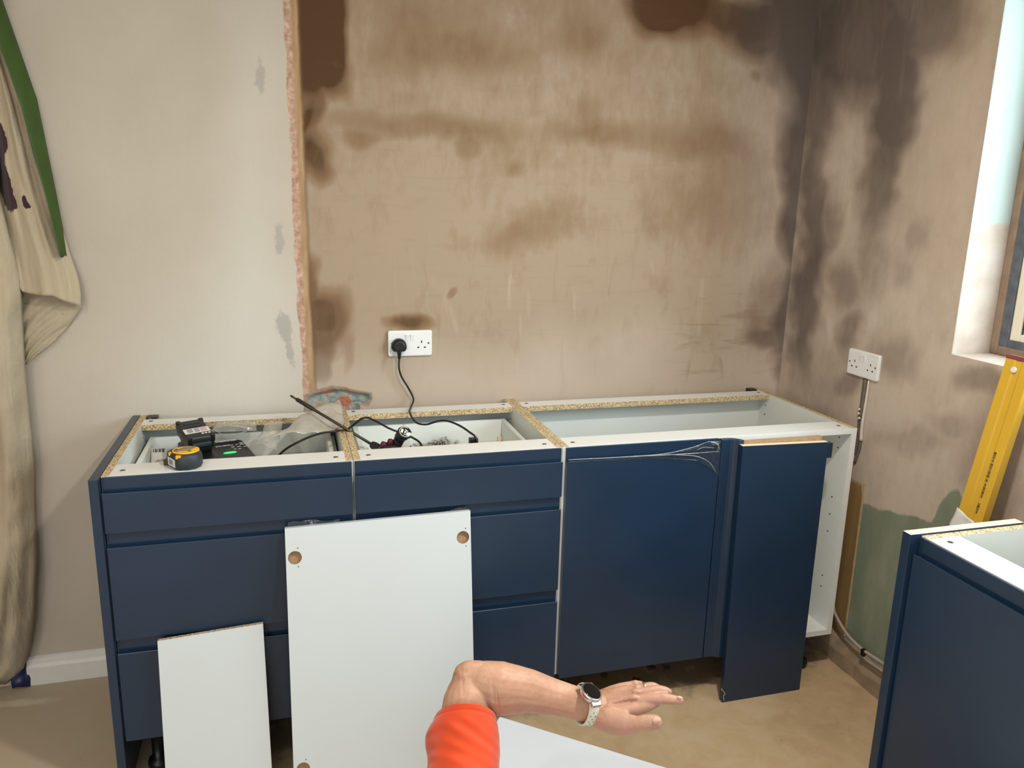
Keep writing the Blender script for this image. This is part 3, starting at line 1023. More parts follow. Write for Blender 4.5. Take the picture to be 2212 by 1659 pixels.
def base_unit(label, w, xf, root, drawers=None, door=None, brackets=()):
    """carcass in local metres: x along the front, y back from the carcass front, z up"""
    t = thing('base_unit', label, 'kitchen cabinet', root)
    D = 0.566
    for x0, inner in ((0.0, '+x'), (w-TK, '-x')):
        mb = MB(xf)
        mb.box(x0, x0+TK, 0, D, ZB, T, 0, {'+z': 1, inner: 2})
        # shelf-pin drillings
        xi = x0+TK if inner == '+x' else x0
        for z in (0.30, 0.34, 0.50, 0.56, 0.62, 0.79, 0.825):
            for y in (0.055, 0.47):
                s = 1 if inner == '+x' else -1
                mb.lathe((xi-0.0006*s, y, z), (xi+0.0006*s, y, z), [(0, 0.0028), (1, 0.0028)], 8, 3)
        mb.build('side_panel', [M['white'], M['chip'], M['inside'], M['hole']], t)
    mb = MB(xf)
    mb.box(TK, w-TK, 0, D-0.05, ZB, ZB+TK, 0)
    mb.build('bottom_panel', M['white'], t)
    mb = MB(xf)
    mb.box(TK, w-TK, 0.510, 0.518, ZB+TK, T-0.001, 0)
    mb.build('back_panel', M['shaded_back'] if drawers else M['inside'], t)
    mb = MB(xf)
    mb.box(TK, w-TK, 0.0, 0.086, T-TK, T, 0, {'+y': 1})
    mb.build('front_rail', [M['white'], M['chip']], t, bevel=0.0006)
    mb = MB(xf)
    mb.box(TK, w-TK, 0.452, 0.510, T-TK, T, 0, {'-y': 1})
    mb.build('rear_rail', [M['white'], M['chip']], t)
    for x, y in ((0.042, 0.036), (w-0.042, 0.036), (0.040, 0.490), (w-0.040, 0.490)):
        mb = MB(xf)
        screw_disc(mb, x, y, T)
        mb.build('cam_screw', [M['steel'], M['hole']], t)
    for x in brackets:
        mb = MB(xf)
        mb.box(x-0.011, x+0.019, 0.535, 0.563, T-0.016, T+0.001)
        mb.box(x-0.005, x+0.003, 0.5345, 0.5365, T-0.010, T-0.002, 1)
        mb.build('wall_bracket', [M['darksteel'], M['steel']], t, bevel=0.001)
    for x, y in ((0.06, 0.07), (w-0.06, 0.07), (0.06, 0.47), (w-0.06, 0.47)):
        mb = MB(xf)
        mb.lathe((x, y, 0), (x, y, ZB), [(0, 0.027), (0.08, 0.029), (0.16, 0.026), (0.17, 0.015), (0.62, 0.016), (0.64, 0.021), (0.93, 0.024), (0.94, 0.038), (1, 0.038)], 20)
        mb.build('leg', M['black'], t)
    for z1, z0 in drawers or []:
        mb = MB(xf)
        mb.prism(front_profile(z1, z0), lambda p, a: (a, p[0]-0.020-0.0003, p[1]), 0.002, w-0.004)
        f = mb.build('drawer', M['blue'], t, bevel=0.0008)
        if z1 > 0.86 or z1 < 0.3:
            pass
        bt = z1-0.045 if z1 > 0.86 else z1-0.10
        bb = bt-0.085 if z1 > 0.86 else bt-0.12
        mb = MB(xf)
        a0, a1, b0, b1 = 0.036, w-0.036, 0.004, 0.482
        mb.box(a0, a1, b0, b1, bb, bb+0.012)
        mb.box(a0, a0+0.014, b0, b1, bb+0.012, bt)
        mb.box(a1-0.014, a1, b0, b1, bb+0.012, bt)
        mb.box(a0+0.014, a1-0.014, b1-0.014, b1, bb+0.012, bt)
        mb.box(a0+0.014, a1-0.014, b0, b0+0.010, bb+0.012, bt-0.02)
        # runner lips either side
        mb.box(a0-0.012, a0, b0, b1-0.02, bt-0.035, bt-0.020)
        mb.box(a1, a1+0.012, b0, b1-0.02, bt-0.035, bt-0.020)
        bx = mb.build('drawer_box', M['inside'], f, bevel=0.0012)
        bx.location = (0, 0, 0)
        bx.data.transform(Matrix.Translation(-Vector(root)))
    if door:
        mb = MB(xf)
        mb.prism(front_profile(T-0.002, 0.147), lambda p, a: (a, p[0]-0.020-0.0003, p[1]), door[0], door[1])
        mb.build('door', M['blue'], t, bevel=0.0008)
    return t


DR = [(0.8685, 0.7285), (0.7265, 0.4405), (0.4385, 0.1500)]
base_unit('navy three-drawer base unit holding a charger, second from left beside the end panel', X1-GAP, lambda p: (p[0], YF+p[1], p[2]), (X1/2, YF/2, 0), DR, None, (0.032,))
base_unit('navy three-drawer base unit behind the tall leaning white panel, screwdriver in its top drawer', X2-X1-GAP, lambda p: (X1+p[0], YF+p[1], p[2]), ((X1+X2)/2, YF/2, 0), DR)
base_unit('wide navy corner base unit with one door, empty and open at its right end', X3-X2, lambda p: (X2+p[0], YF+p[1], p[2]), ((X2+X3)/2, YF/2, 0), None, (0.008, 0.490), (X3-X2-0.036,))
base_unit('navy base unit in the right foreground, turned to face left', 0.80, lambda p: (1.727+p[1]*0.92, -1.309-p[0], p[2]), (1.99, -1.71, 0), None, (0.003, 0.797))

mb = MB()
mb.box(-0.0225, -0.0015, -0.596, -0.002, 0, T+0.001, 0, {'+z': 0})
solo(mb, 'end_panel', M['blue'], 'tall navy end panel closing the left end of the cabinet run', 'end panel', (-0.012, -0.3, 0), bevel=0.0012)
mb = MB()
mb.box(1.699, 2.003, -1.3075, -1.285, 0, T+0.004, 0, {'+z': 1})
solo(mb, 'end_panel', [M['blue'], M['beech']], 'navy end panel with cream top edge on the right foreground unit', 'end panel', (1.85, -1.296, 0), bevel=0.001)

# corner post between the door and the loose panel
out = [(1.674, -0.5885), (1.690, -0.5890), (1.702, -0.5905), (1.710, -0.5930), (1.7165, -0.5965), (1.7205, -0.6002), (1.7215, -0.6015)]
inn = [(1.739, -0.6015), (1.738, -0.598), (1.733, -0.590), (1.724, -0.581), (1.712, -0.5735), (1.694, -0.5705), (1.674, -0.570)]
mb = MB()
mb.prism(out+inn, lambda p, a: (p[0], p[1], a), 0.147, T-0.003)
solo(mb, 'corner_post', M['blue'], 'curved navy corner post between the door and the loose navy panel', 'corner post', (1.70, -0.58, 0.147), bevel=0.0008)

# loose navy panel standing on the floor in front of the open corner unit
pt = thing('filler_panel', 'loose navy panel with cream top edge standing on the floor before the corner unit', 'panel', (1.88, -0.63, 0))
TLp = on(1605, 964, 1, -0.622)
TRp = on(1790, 955, 1, -0.622)
BLp, BRp = on(1560, 1518, 2, 0.0), on(1727, 1490, 2, 0.0)
th = np.array([0, 0.019, 0])
mb = MB()
q = [BLp, BRp, TRp, TLp]
mb.add(q + [p+th for p in q], [(0, 1, 2, 3), (5, 4, 7, 6), (0, 4, 5, 1), (1, 5, 6, 2), (3, 7, 4, 0)])
mb.add([TLp, TRp, TRp+th, TLp+th], [(0, 1, 2, 3)], 1)
mb.build('board', [M['blue'], M['beech']], pt, bevel=0.0008)
mb = MB()
mb.box(1.741, 2.012, -0.6005, -0.590, 0.30, TLp[2]+0.008, 0)
mb.build('raw_batten', M['mdf'], pt)
mb = MB()
mb.box(1.965, 2.055, -0.6005, -0.578, 0.79, 0.838, 0)
mb.build('spacer_block', M['blue'], pt, bevel=0.001)
e = on(1563, 1490, 1, -0.6255)
mb = MB()
mb.tube([on(1558, 1488, 1, -0.6258), on(1566, 1498, 1, -0.6262), on(1563, 1503, 1, -0.6262), on(1564, 1514, 1, -0.6262)], 0.0008, 6)
mb.build('chip_mark', M['beech'], pt)


# ------------------------------------------------------------------ loose white boards
def holed_board(name, label, BL, BR, TL, TR, thick, holes, pins, mats, rim_mat=None):
    """leaning board given by its four face corners; cup holes sunk into the face. mats: face, edge, hole wall"""
    BL, BR, TL, TR = [np.array(p, float) for p in (BL, BR, TL, TR)]
    n = np.cross(BR-BL, TL-BL)
    n /= np.linalg.norm(n)          # towards the room
    w, h = np.linalg.norm(BR-BL), np.linalg.norm(TL-BL)

    def P(a, b, d=0.0):
        a, b = a/w, b/h
        return (BL*(1-a)+BR*a)*(1-b) + (TL*(1-a)+TR*a)*b - n*d
    bm = bmesh.new()
    loops = [[(0, 0), (w, 0), (w, h), (0, h)]]
    for a, b, r, dp in holes:
        loops.append([(a+r*math.cos(2*PI*k/32), b+r*math.sin(2*PI*k/32)) for k in range(32)])
    es, vl = [], []
    for L in loops:
        vs = [bm.verts.new(P(a, b)) for a, b in L]
        vl.append(vs)
        es += [bm.edges.new((vs[i], vs[(i+1) % len(vs)])) for i in range(len(vs))]
    bmesh.ops.triangle_fill(bm, use_beauty=True, use_dissolve=False, edges=es)
    bm.faces.ensure_lookup_table()
    # back and rim
    bk = [bm.verts.new(P(a, b, thick)) for a, b in loops[0]]
    f = bm.faces.new(bk[::-1])
    for i in range(4):
        g = bm.faces.new((vl[0][i], vl[0][(i+1) % 4], bk[(i+1) % 4], bk[i]))
        g.material_index = 1
    for L, vs, (a, b, r, dp) in zip(loops[1:], vl[1:], holes):
        low = [bm.verts.new(P(x, y, dp)) for x, y in L]
        for i in range(32):
            g = bm.faces.new((vs[i], vs[(i+1) % 32], low[(i+1) % 32], low[i]))
            g.material_index = 2
        g = bm.faces.new(low)
        g.material_index = 2
    for a, b in pins:
        vs = [bm.verts.new(P(a+0.0016*math.cos(2*PI*k/8), b+0.0016*math.sin(2*PI*k/8), -0.0003)) for k in range(8)]
        g = bm.faces.new(vs)
        g.material_index = 3
    bmesh.ops.recalc_face_normals(bm, faces=bm.faces)
    loc = Vector([float(x) for x in (BL+BR)/2])
    bm.transform(Matrix.Translation(-loc))
    me = bpy.data.meshes.new(name)
    bm.to_mesh(me)
    bm.free()
    for mt in mats:
        me.materials.append(mt)
    o = bpy.data.objects.new(name, me)
    COL.objects.link(o)
    o.location = loc
    return tag(o, label, 'panel')


def lean_plane(yb, yt, zt):
    """points of the photo on the leaning plane through (y=yb, z=0) and (y=yt, z=zt)"""
    nn = np.array([0, zt, yb-yt])
    nn = nn/np.linalg.norm(nn)
    p0 = np.array([0, yb, 0.0])

    def f(u, v):
        r = ray(u, v)
        return CAM_P + r*(((p0-CAM_P) @ nn)/(r @ nn))
    return f


bp = lean_plane(-0.735, -0.612, 0.712)
TL, TR = bp(615, 1142), bp(1016, 1103)
el, er = bp(634, 1657), bp(1023, 1425)


def to_floor(a, b):
    return a + (b-a)*(a[2]/(a[2]-b[2]))


BL, BR = to_floor(TL, el), to_floor(TR, er)
wbp, hbp = np.linalg.norm(BR-BL), np.linalg.norm(TL-BL)


def ab(P_, BL, BR, TL):
    ex, ez = (BR-BL)/np.linalg.norm(BR-BL), (TL-BL)/np.linalg.norm(TL-BL)
    d = P_-BL
    c = ex @ ez
    M2 = np.array([[1, c], [c, 1]])
    return np.linalg.solve(M2, [d @ ex, d @ ez])


hs = [ab(bp(*p), BL, BR, TL) for p in ((637, 1205), (1000, 1165), (655, 1661))]
hs.append(np.array([hs[1][0], hs[2][1]]))
holed_board('door_panel', 'tall white panel with round hinge holes leaning on the drawer fronts', BL, BR, TL, TR, 0.018,
            [(a, b, 0.0172, 0.0125) for a, b in hs],
            [(a+0.008, b+s*0.024) for a, b in hs[:3] for s in (-1, 1)],
            [M['panel_white'], M['panel_white'], M['mdf'], M['hole']])
sp_ = lean_plane(-0.70, -0.612, 0.445)
TL, TR = sp_(340, 1385), sp_(568, 1347)
BL, BR = to_floor(TL, sp_(357, 1659)), to_floor(TR, sp_(587, 1659))
holed_board('white_board', 'short white board with raw chipboard top edge leaning at the left drawers', BL, BR, TL, TR, 0.016, [], [],
            [M['panel_white'], M['chip'], M['mdf'], M['hole']])

# flat-packed white carcass lying in the foreground
zt = 0.30
A_, B_ = on(1080, 1548, 2, zt), on(1442, 1659, 2, zt)
ex = (B_-A_)/np.linalg.norm(B_-A_)
ey = np.array([ex[1], -ex[0], 0])
L1, L2 = 0.72, 0.50
fc = thing('wall_unit', 'plain white cabinet carcass lying on the floor under the orange sleeve', 'kitchen cabinet', (A_+ex*L1/2+ey*L2/2)*np.array([1, 1, 0]))


def loc_box(mb, a0, a1, b0, b1, z0, z1):
    pts = [A_*np.array([1, 1, 0])+ex*a+ey*b+np.array([0, 0, z]) for z in (z0, z1) for b in (b0, b1) for a in (a0, a1)]
    mb.add(pts, [(0, 2, 3, 1), (4, 5, 7, 6), (0, 1, 5, 4), (2, 6, 7, 3), (0, 4, 6, 2), (1, 3, 7, 5)])


for nm, bx in (('top_panel', (0, L1, 0, L2, zt-0.018, zt)), ('bottom_panel', (0, L1, 0, L2, 0, 0.018)),
               ('side_panel', (0, 0.018, 0, L2, 0.018, zt-0.018)), ('side_panel', (L1-0.018, L1, 0, L2, 0.018, zt-0.018)),
               ('back_panel', (0.018, L1-0.018, 0.004, 0.012, 0.018, zt-0.018))):
    mb = MB()
    loc_box(mb, *bx)
    mb.build(nm, M['flat_white'], fc, bevel=0.0008)


# ------------------------------------------------------------------ sockets
def socket(label, xf, root):
    """double socket built flat: x right, z up, y out of the wall towards the room (negative)"""
    t = thing('wall_socket', label, 'socket', root)
    mb = MB(xf)
    w, h = 0.073, 0.043

    def rrect(w, h, r, y):
        pts = []
        for cx, cz, a0 in ((w-r, h-r, 0), (-w+r, h-r, 90), (-w+r, -h+r, 180), (w-r, -h+r, 270)):
            for k in range(5):
                a = math.radians(a0+k*22.5)
                pts.append((cx+r*math.cos(a), y, cz+r*math.sin(a)))
        return pts
    mb.rings([rrect(w, h, 0.006, 0.0), rrect(w, h, 0.006, -0.006), rrect(w-0.0012, h-0.0012, 0.006, -0.0085), rrect(w-0.006, h-0.006, 0.005, -0.0095)], 0, True, True, True)
    for cx in (-0.0375, 0.0375):
        mb.box(cx-0.002, cx+0.002, -0.0099, -0.0094, 0.001, 0.0085, 1)
        for s in (-1, 1):
            mb.box(cx+s*0.011-0.0032, cx+s*0.011+0.0032, -0.0099, -0.0094, -0.0160, -0.0115, 1)
    mb.build('face_plate', [M['socket'], M['hole']], t, bevel=0.0005)
    for cx in (-0.0095, 0.0060):
        mb = MB(xf)
        prof = [(-0.0094, 0.030), (-0.0140, 0.0295), (-0.0118, 0.020), (-0.0100, 0.0075), (-0.0094, 0.0070)]
        mb.prism(prof, lambda p, a: (a, p[0], p[1]), cx-0.0055, cx+0.0055)
        mb.build('switch', M['socket'], t, bevel=0.0005)
    for cx in (-0.0605, 0.0605):
        mb = MB(xf)
        mb.lathe((cx, -0.0092, 0), (cx, -0.0104, 0), [(0, 0.0035), (1, 0.003)], 14)
        mb.box(cx-0.003, cx+0.003, -0.0107, -0.0103, -0.0005, 0.0005, 1)
        mb.build('screw', [M['steel'], M['hole']], t)
    return t


SX, SZ = 0.8346, 1.0757
socket('white double socket on the back wall with a black plug in it', lambda p: (SX+p[0], p[1], SZ+p[2]), (SX, 0, SZ))
SY, SZ2 = -0.4479, 1.0478
socket('unused white double socket on the right wall above a cable', lambda p: (XR+p[1], SY-p[0], SZ2+p[2]), (XR, SY, SZ2))

# cable chase below the right socket: conduit, dark slot, cut cable
ch = thing('electrical_cable', 'white conduit and grey cable in a slot below the right wall socket', 'cable', (XR, -0.46, 0.80))
mb = MB()
c0, c1, c2 = on(1871, 818, 0, XR), on(1858, 925, 0, XR), on(1850, 985, 0, XR)
wv_ = np.array([0, 0.013, 0])
mb.add([c0+wv_, c0-wv_*0.9, c1-wv_*0.5, c1+wv_*1.0, c2-wv_*0.7, c2+wv_*0.8], [])
pl = [(c0[1]+0.014, c0[2]), (c0[1]-0.010, c0[2]), (c1[1]-0.010, c1[2]), (c2[1]-0.010, c2[2]), (c2[1]+0.012, c2[2]), (c1[1]+0.014, c1[2])]
mb = MB()
mb.prism(pl, lambda p, a: (a, p[0], p[1]), XR+0.001, XR-0.0012)
mb.build('slot', M['chase'], ch)
mb = MB()
mb.tube([on(1877, 822, 0, XR-0.004), on(1870, 870, 0, XR-0.005), on(1862, 920, 0, XR-0.006), on(1860, 952, 0, XR-0.006)], lambda t: 0.003+0.003*t, 10)
mb.build('conduit', M['whiteclip'], ch)
mb = MB()
mb.tube([on(1870, 820, 0, XR-0.003), on(1865, 865, 0, XR-0.003), on(1860, 900, 0, XR-0.003)], 0.005, 8)
mb.build('cable_sheath', M['chase'], ch)
mb = MB()
mb.tube([on(1859, 950, 0, XR-0.004), on(1856, 972, 0, XR-0.003), on(1846, 1000, 0, XR-0.003)], 0.005, 8)
mb.build('cable_sheath', M['chase'], ch)
for k, (a, b) in enumerate(((1858, 884), (1857, 893), (1858, 903))):
    mb = MB()
    c = on(a, b, 0, XR-0.003)
    mb.lathe(c-np.array([0.003, 0, 0.004]), c+np.array([-0.003, 0, 0.004]), [(0, 0.003), (0.5, 0.006), (1, 0.003)], 8)
    mb.build('plaster_lump', M['whiteclip'], ch)

# grey flex along the old skirting
mb = MB()
mb.tube([on(1800, 1310, 0, XR-0.02), on(1806, 1330, 0, XR-0.03), on(1830, 1370, 0, XR-0.034), on(1862, 1402, 0, XR-0.036), on(1900, 1428, 0, XR-0.036), on(1935, 1450, 0, XR-0.036)], 0.0055, 10)
lo = thing('flex', 'pale grey flex clipped along the old skirting under the bare wall', 'cable', on(1862, 1402, 0, XR-0.036))
mb.build('sheath', M['greycable'], lo)
mb = MB()
mb.tube([on(1858, 1413, 0, XR-0.034), on(1880, 1432, 0, XR-0.034), on(1925, 1462, 0, XR-0.034)], 0.004, 8)
mb.build('second_core', M['greycable'], lo)
mb = MB()
c = on(1866, 1409, 0, XR-0.036)
mb.box(c[0]-0.009, c[0]+0.006, c[1]-0.006, c[1]+0.006, c[2]-0.012, c[2]+0.012)
mb.build('clip', M['black'], lo, bevel=0.002)

# ------------------------------------------------------------------ spirit level leaning in the window corner
lv = thing('spirit_level', 'long yellow spirit level leaning by the window, maroon end cap', 'spirit level', (2.0, -1.0, 0))
Tt = on(2212, 772, 0, 2.205)
best = None
for k in range(400):
    Bc = np.array([2.02, -1.24+k*0.001, 0.02])
    d = Bc-Tt
    # the point of the axis that projects to row 1118
    for s in np.linspace(0.2, 0.6, 60):
        uu, vv = project((Tt+d*s)[None])
        if abs(vv[0]-1118) < 4:
            e = abs(uu[0]-2101)
            if best is None or e < best[0]:
                best = (e, Bc)
Bt = best[1]
ax = (Bt-Tt)/np.linalg.norm(Bt-Tt)
to_cam = CAM_P-Tt
side = np.cross(ax, to_cam)
side /= np.linalg.norm(side)
if side @ _R < 0:
    side = -side
face = np.cross(ax, side)
if face @ to_cam < 0:
    face = -face
# turned a little so that its right-hand side face shows too
ca, sa = math.cos(0.50), math.sin(0.50)
sd = side*ca + face*(-sa)*-1
fd = face*ca - side*sa
sd, fd = side*ca - face*sa*-1, face*ca - side*sa
LL = np.linalg.norm(Bt-Tt)


def lvp(a, s, f):
    return Tt + ax*a + sd*s + fd*f


hw, hf = 0.033, 0.0155
prof = [(-hw, hf), (-hw*0.3, hf), (-hw*0.22, hf-0.002), (hw*0.22, hf-0.002), (hw*0.3, hf), (hw, hf), (hw, -hf), (-hw, -hf)]
mb = MB()
mb.prism(prof, lambda p, a: lvp(a, p[0], p[1]), 0.010, LL-0.012)
mb.build('beam', M['level'], lv, bevel=0.001)
for a0, a1 in ((0.0, 0.010), (LL-0.012, LL)):
    mb = MB()
    mb.prism([(-hw-0.001, hf+0.001), (hw+0.001, hf+0.001), (hw+0.001, -hf-0.001), (-hw-0.001, -hf-0.001)], lambda p, a: lvp(a, p[0], p[1]), a0, a1)
    mb.build('end_cap', M['maroon'], lv, bevel=0.001)
mb = MB()
mb.lathe(lvp(0.035, -0.006, hf-0.002), lvp(0.035, -0.006, hf+0.003), [(0, 0.008), (0.8, 0.008), (1, 0.006)], 18)
mb.build('rivet', M['label'], lv)
# worn printing down the face
random.seed(4)
mb = MB()
a = 0.245
while a < 0.415:
    L = random.choice([0.004, 0.006, 0.008, 0.003])
    if not (0.365 < a < 0.375):
        wd = random.choice([0.0028, 0.0032, 0.002])
        s0 = 0.013
        mb.prism([(s0-wd, hf+0.0001), (s0+wd, hf+0.0001), (s0+wd, hf+0.0004), (s0-wd, hf+0.0004)], lambda p, q: lvp(q, p[0], p[1]), a, a+L)
    a += L+random.choice([0.0015, 0.0015, 0.004])
mb.build('worn_print', M['ink'], lv)
mb = MB()
pa = project(lvp(0.0, 0, hf)[None])
s_ = np.linspace(0.3, 0.7, 100)
uv = [project(lvp(q*LL, 0, hf)[None])[1][0] for q in s_]
aw = s_[int(np.argmin([abs(q-1106) for q in uv]))]*LL
rg = sheet(lvp(aw, -hw-0.004, hf+0.002), lvp(aw+0.02, hw*0.5, hf+0.003), lvp(aw+0.07, hw*0.6, hf+0.004), lvp(aw+0.06, -hw-0.010, hf+0.003), 10, 8, 0.004, 30, 3.3)
mb.rings(rg, cap=False, closed=False)
mb.build('torn_sticker', M['label'], lv, solidify=0.0006)

# ------------------------------------------------------------------ dust sheet and tape
ds = thing('dust_sheet', 'beige cotton dust sheet hanging bunched at the left, taped to the wall', 'dust sheet', (-0.47, -0.08, 0))


def cloth_grid(left, right, vs, nu, nv, ydep, pleat, seed, y_edge=None):
    """rows between two photo outlines at real depths in front of the wall"""
    rows = []
    for j in range(nv+1):
        t = j/nv
        vv = vs[0]*(1-t)+vs[1]*t
        l = np.interp(vv, *left)
        r = np.interp(vv, *right)
        row = []
        for i in range(nu+1):
            a = i/nu
            q = Vector((a*3+seed, vv*0.004, seed))
            d = ydep(a, vv) + pleat*(mnoise.noise(Vector((a*5.5+seed, vv*0.0022, 0.3)))+0.5*mnoise.noise(Vector((a*13, vv*0.006+seed, 1)))+0.3*mnoise.noise(Vector((a*9+vv*0.02, vv*0.013, seed))))
            row.append(on(l*(1-a)+r*a, vv, 1, min(d, -0.004)))
        rows.append(row)
    return rows


# long bunched fall, front
mb = MB()
rowsA = cloth_grid(([-80, 1700], [-230, -230]), ([-80, 420, 480, 600, 800, 1000, 1200, 1330, 1400, 1450, 1478], [-14, 2, 14, 45, 55, 75, 79, 74, 66, 48, 12]), (-60, 1478), 44, 90,
                   lambda a, v: -0.03-0.115*math.sin(PI*min(1, max(0, a)))**0.5*min(1.0, (1500-v)/120.0), 0.042, 1.0)
mb.rings(rowsA, 0, False, False)
fa = mb.build('front_fall', M['cloth'], ds, solidify=0.0016)
put_attr(fa, 'stain', np.zeros(len(fa.data.vertices)))
# upper fold behind it, ending in a turned hem
mb = MB()
hem_u, hem_v = [30, 48, 80, 112, 140, 160, 172], [598, 622, 628, 630, 642, 648, 652]
rows = []
lft = ([-60, 300, 420, 620], [-60, -20, -10, 18])
rgt = ([-60, 105, 230, 430, 560, 600, 655], [-40, 8, 52, 106, 140, 158, 176])
NV = 60
for j in range(NV+1):
    t = j/NV
    row = []
    for i in range(41):
        a = i/40
        vt = -60
        ub = np.interp(a, [0, 0.15, 0.35, 0.55, 0.75, 1], [30, 50, 85, 115, 145, 175])
        vb = np.interp(ub, hem_u, hem_v)
        vv = vt*(1-t)+vb*t
        l, r = np.interp(vv, *lft), np.interp(vv, *rgt)
        uu = (l*(1-a)+r*a)*(1-t**6) + ub*t**6
        d = -0.022-0.035*math.sin(PI*a)**0.7-0.016*t**8 + 0.020*mnoise.noise(Vector((a*6, vv*0.003, 4))) + 0.006*mnoise.noise(Vector((a*15, vv*0.01, 2)))
        row.append(on(uu, vv, 1, min(d, -0.006)))
    rows.append(row)
# roll the hem under
last = [np.array(p) for p in rows[-1]]
for dz, dy in ((-0.006, -0.003), (-0.012, 0.001), (-0.013, 0.007), (-0.006, 0.009)):
    rows.append([p+np.array([0, dy, dz]) for p in last])
mb.rings(rows, 0, False, False)
fb = mb.build('turned_fold', M['cloth'], ds, solidify=0.0014)
vb_ = np.array([tuple(q.co+ds.location) for q in fb.data.vertices])
su, sv = project(vb_)
st = blob(su, sv, 10, 395, 14, 75, -14, .4) + blob(su, sv, 28, 440, 10, 8, 0, .5) + blob(su, sv, 54, 436, 6, 16, -12, .5) + blob(su, sv, 60, 448, 8, 4, 0, .5) + blob(su, sv, 2, 300, 14, 40, -14, .5)
put_attr(fb, 'stain', np.clip(st, 0, 1))
# underside of the fold, a hanging triangle
mb = MB()
rows = []
for j in range(31):
    t = j/30
    row = []
    for i in range(31):
        a = i/30
        lu, lv_ = 34+18*t, 612+175*t
        ru = np.interp(t, [0, 0.18, 0.45, 0.75, 1], [172, 176, 150, 108, 57])
        rv = np.interp(t, [0, 0.18, 0.45, 0.75, 1], [646, 664, 704, 745, 788])
        uu, vv = lu*(1-a)+ru*a, lv_*(1-a)+rv*a
        cr = mnoise.noise(Vector(((a*1.0+t*1.1)*7, (a-t)*1.2, 6)))
        d = -0.012-0.018*math.sin(PI*a)**0.6*(1-0.5*t) + 0.012*cr
        row.append(on(uu, vv, 1, min(d, -0.005)))
    rows.append(row)
mb.rings(rows, 0, False, False)
fcg = mb.build('fold_underside', M['cloth'], ds, solidify=0.0014)
put_attr(fcg, 'stain', np.zeros(len(fcg.data.vertices)))

mb = MB()
rt_, lf_ = ([-90, 0, 215, 400, 550], [-30, 5, 80, 118, 147]), ([-90, 0, 105, 230, 430, 557], [-100, -34, 1, 46, 100, 131])
rows = []
for j in range(41):
    t = j/40
    va, vb2 = -90*(1-t)+557*t, -90*(1-t)+550*t
    l, r = on(np.interp(va, *lf_), va, 1, -0.076), on(np.interp(vb2, *rt_), vb2, 1, -0.0025)
    if j == 40:
        pass
    row = []
    for i in range(9):
        a = i/8
        p = l*(1-a)+r*a
        p[1] = -0.0025-0.0735*(1-a)**0.6 + 0.002*mnoise.noise(Vector((a*4, t*9, 0)))
        if j == 40:
            p = p + np.array([0, 0, 0.010*mnoise.noise(Vector((a*6, 3, 0)))])
        # keep the photo outline while moving in depth
        uu, vv = project((l*(1-a)+r*a)[None])
        q = on(uu[0], vv[0], 1, p[1])
        if j == 40:
            q[2] += 0.006*mnoise.noise(Vector((a*7, 3, 0)))
        row.append(q)
    rows.append(row)
mb.rings(rows, 0, False, False)
solo(mb, 'masking_tape', M['tape'], 'wide green tape strip holding the dust sheet to the cream wall', 'tape', on(100, 300, 1, -0.01), solidify=0.0008)
mb = MB()
c = on(52, 1462, 1, -0.02)
rr = sheet(c+np.array([-0.03, -0.02, -0.03]), c+np.array([0.02, 0, -0.035]), c+np.array([0.018, 0.01, 0.03]), c+np.array([-0.03, 0, 0.035]), 8, 8, 0.012, 25, 2)
mb.rings(rr, 0, False, False)
cz0 = min(p[2] for r in rr for p in r)
mb.v = [(x, y, z-cz0+0.001) for x, y, z in mb.v]
solo(mb, 'plastic_scrap', M['bluebag'], 'scrap of dark blue plastic on the floor behind the dust sheet', 'scrap', (c[0], c[1], 0), solidify=0.002)

# ------------------------------------------------------------------ things in and on the drawer units
DZ = DR[0][0]-0.045-0.085+0.012      # floor of the top drawer boxes
# battery charger with its battery
cg = thing('battery_charger', 'black battery charger with green light and white lettering in the left drawer', 'charger', (0.24, -0.2, DZ))
CF = 0.085                              # housing height


def frame_from(quad_z, bl, br, fr):
    a, b, c = on(*bl, 2, quad_z), on(*br, 2, quad_z), on(*fr, 2, quad_z)
    return a, b, c


CZ = DZ+0.066
cbr, cfr = on(522, 946, 2, CZ), on(557, 986, 2, CZ)
ey_ = (cfr-cbr)/np.linalg.norm(cfr-cbr)          # towards the room
ex_ = np.array([-ey_[1], ey_[0], 0.0])
ex_ /= np.linalg.norm(ex_)
if ex_[0] > 0:
    ex_ = -ex_                                    # towards the left
cn_ = np.cross(ex_, ey_)
if cn_[2] < 0:
    cn_ = -cn_
Ld, Lw = np.linalg.norm(cfr-cbr)+0.012, 0.190


def onp(u, v, h=0.0):
    """photo point on the top of the charger"""
    r = ray(u, v)
    return CAM_P + r*(((cbr+cn_*h-CAM_P) @ cn_)/(r @ cn_))


def cgp(a, b, z):
    """a: left from the right edge, b: from the rear edge towards the room"""
    if z < CZ-0.03:
        p = cbr + ex_*a + ey_*b
        return np.array([p[0], p[1], z])
    return cbr + ex_*a + ey_*b + cn_*(z-CZ)


def rr_loop(a0, a1, b0, b1, r, z, fn, dz=0.0):
    pts = []
    for ca_, cb_, s0 in ((a1-r, b1-r, 0), (a0+r, b1-r, 90), (a0+r, b0+r, 180), (a1-r, b0+r, 270)):
        for k in range(6):
            an = math.radians(s0+k*18)
            b = cb_+r*math.sin(an)
            pts.append(fn(ca_+r*math.cos(an), b, z-dz*(b-b0)))
    return pts


mb = MB()
mb.rings([rr_loop(0, Lw, 0, Ld, 0.02, DZ+0.0005, cgp), rr_loop(0, Lw, 0, Ld, 0.02, CZ-0.010, cgp), rr_loop(0.003, Lw-0.003, 0.003, Ld-0.003, 0.02, CZ-0.003, cgp), rr_loop(0.010, Lw-0.01, 0.010, Ld-0.01, 0.016, CZ, cgp)])
mb.build('housing', M['black'], cg)
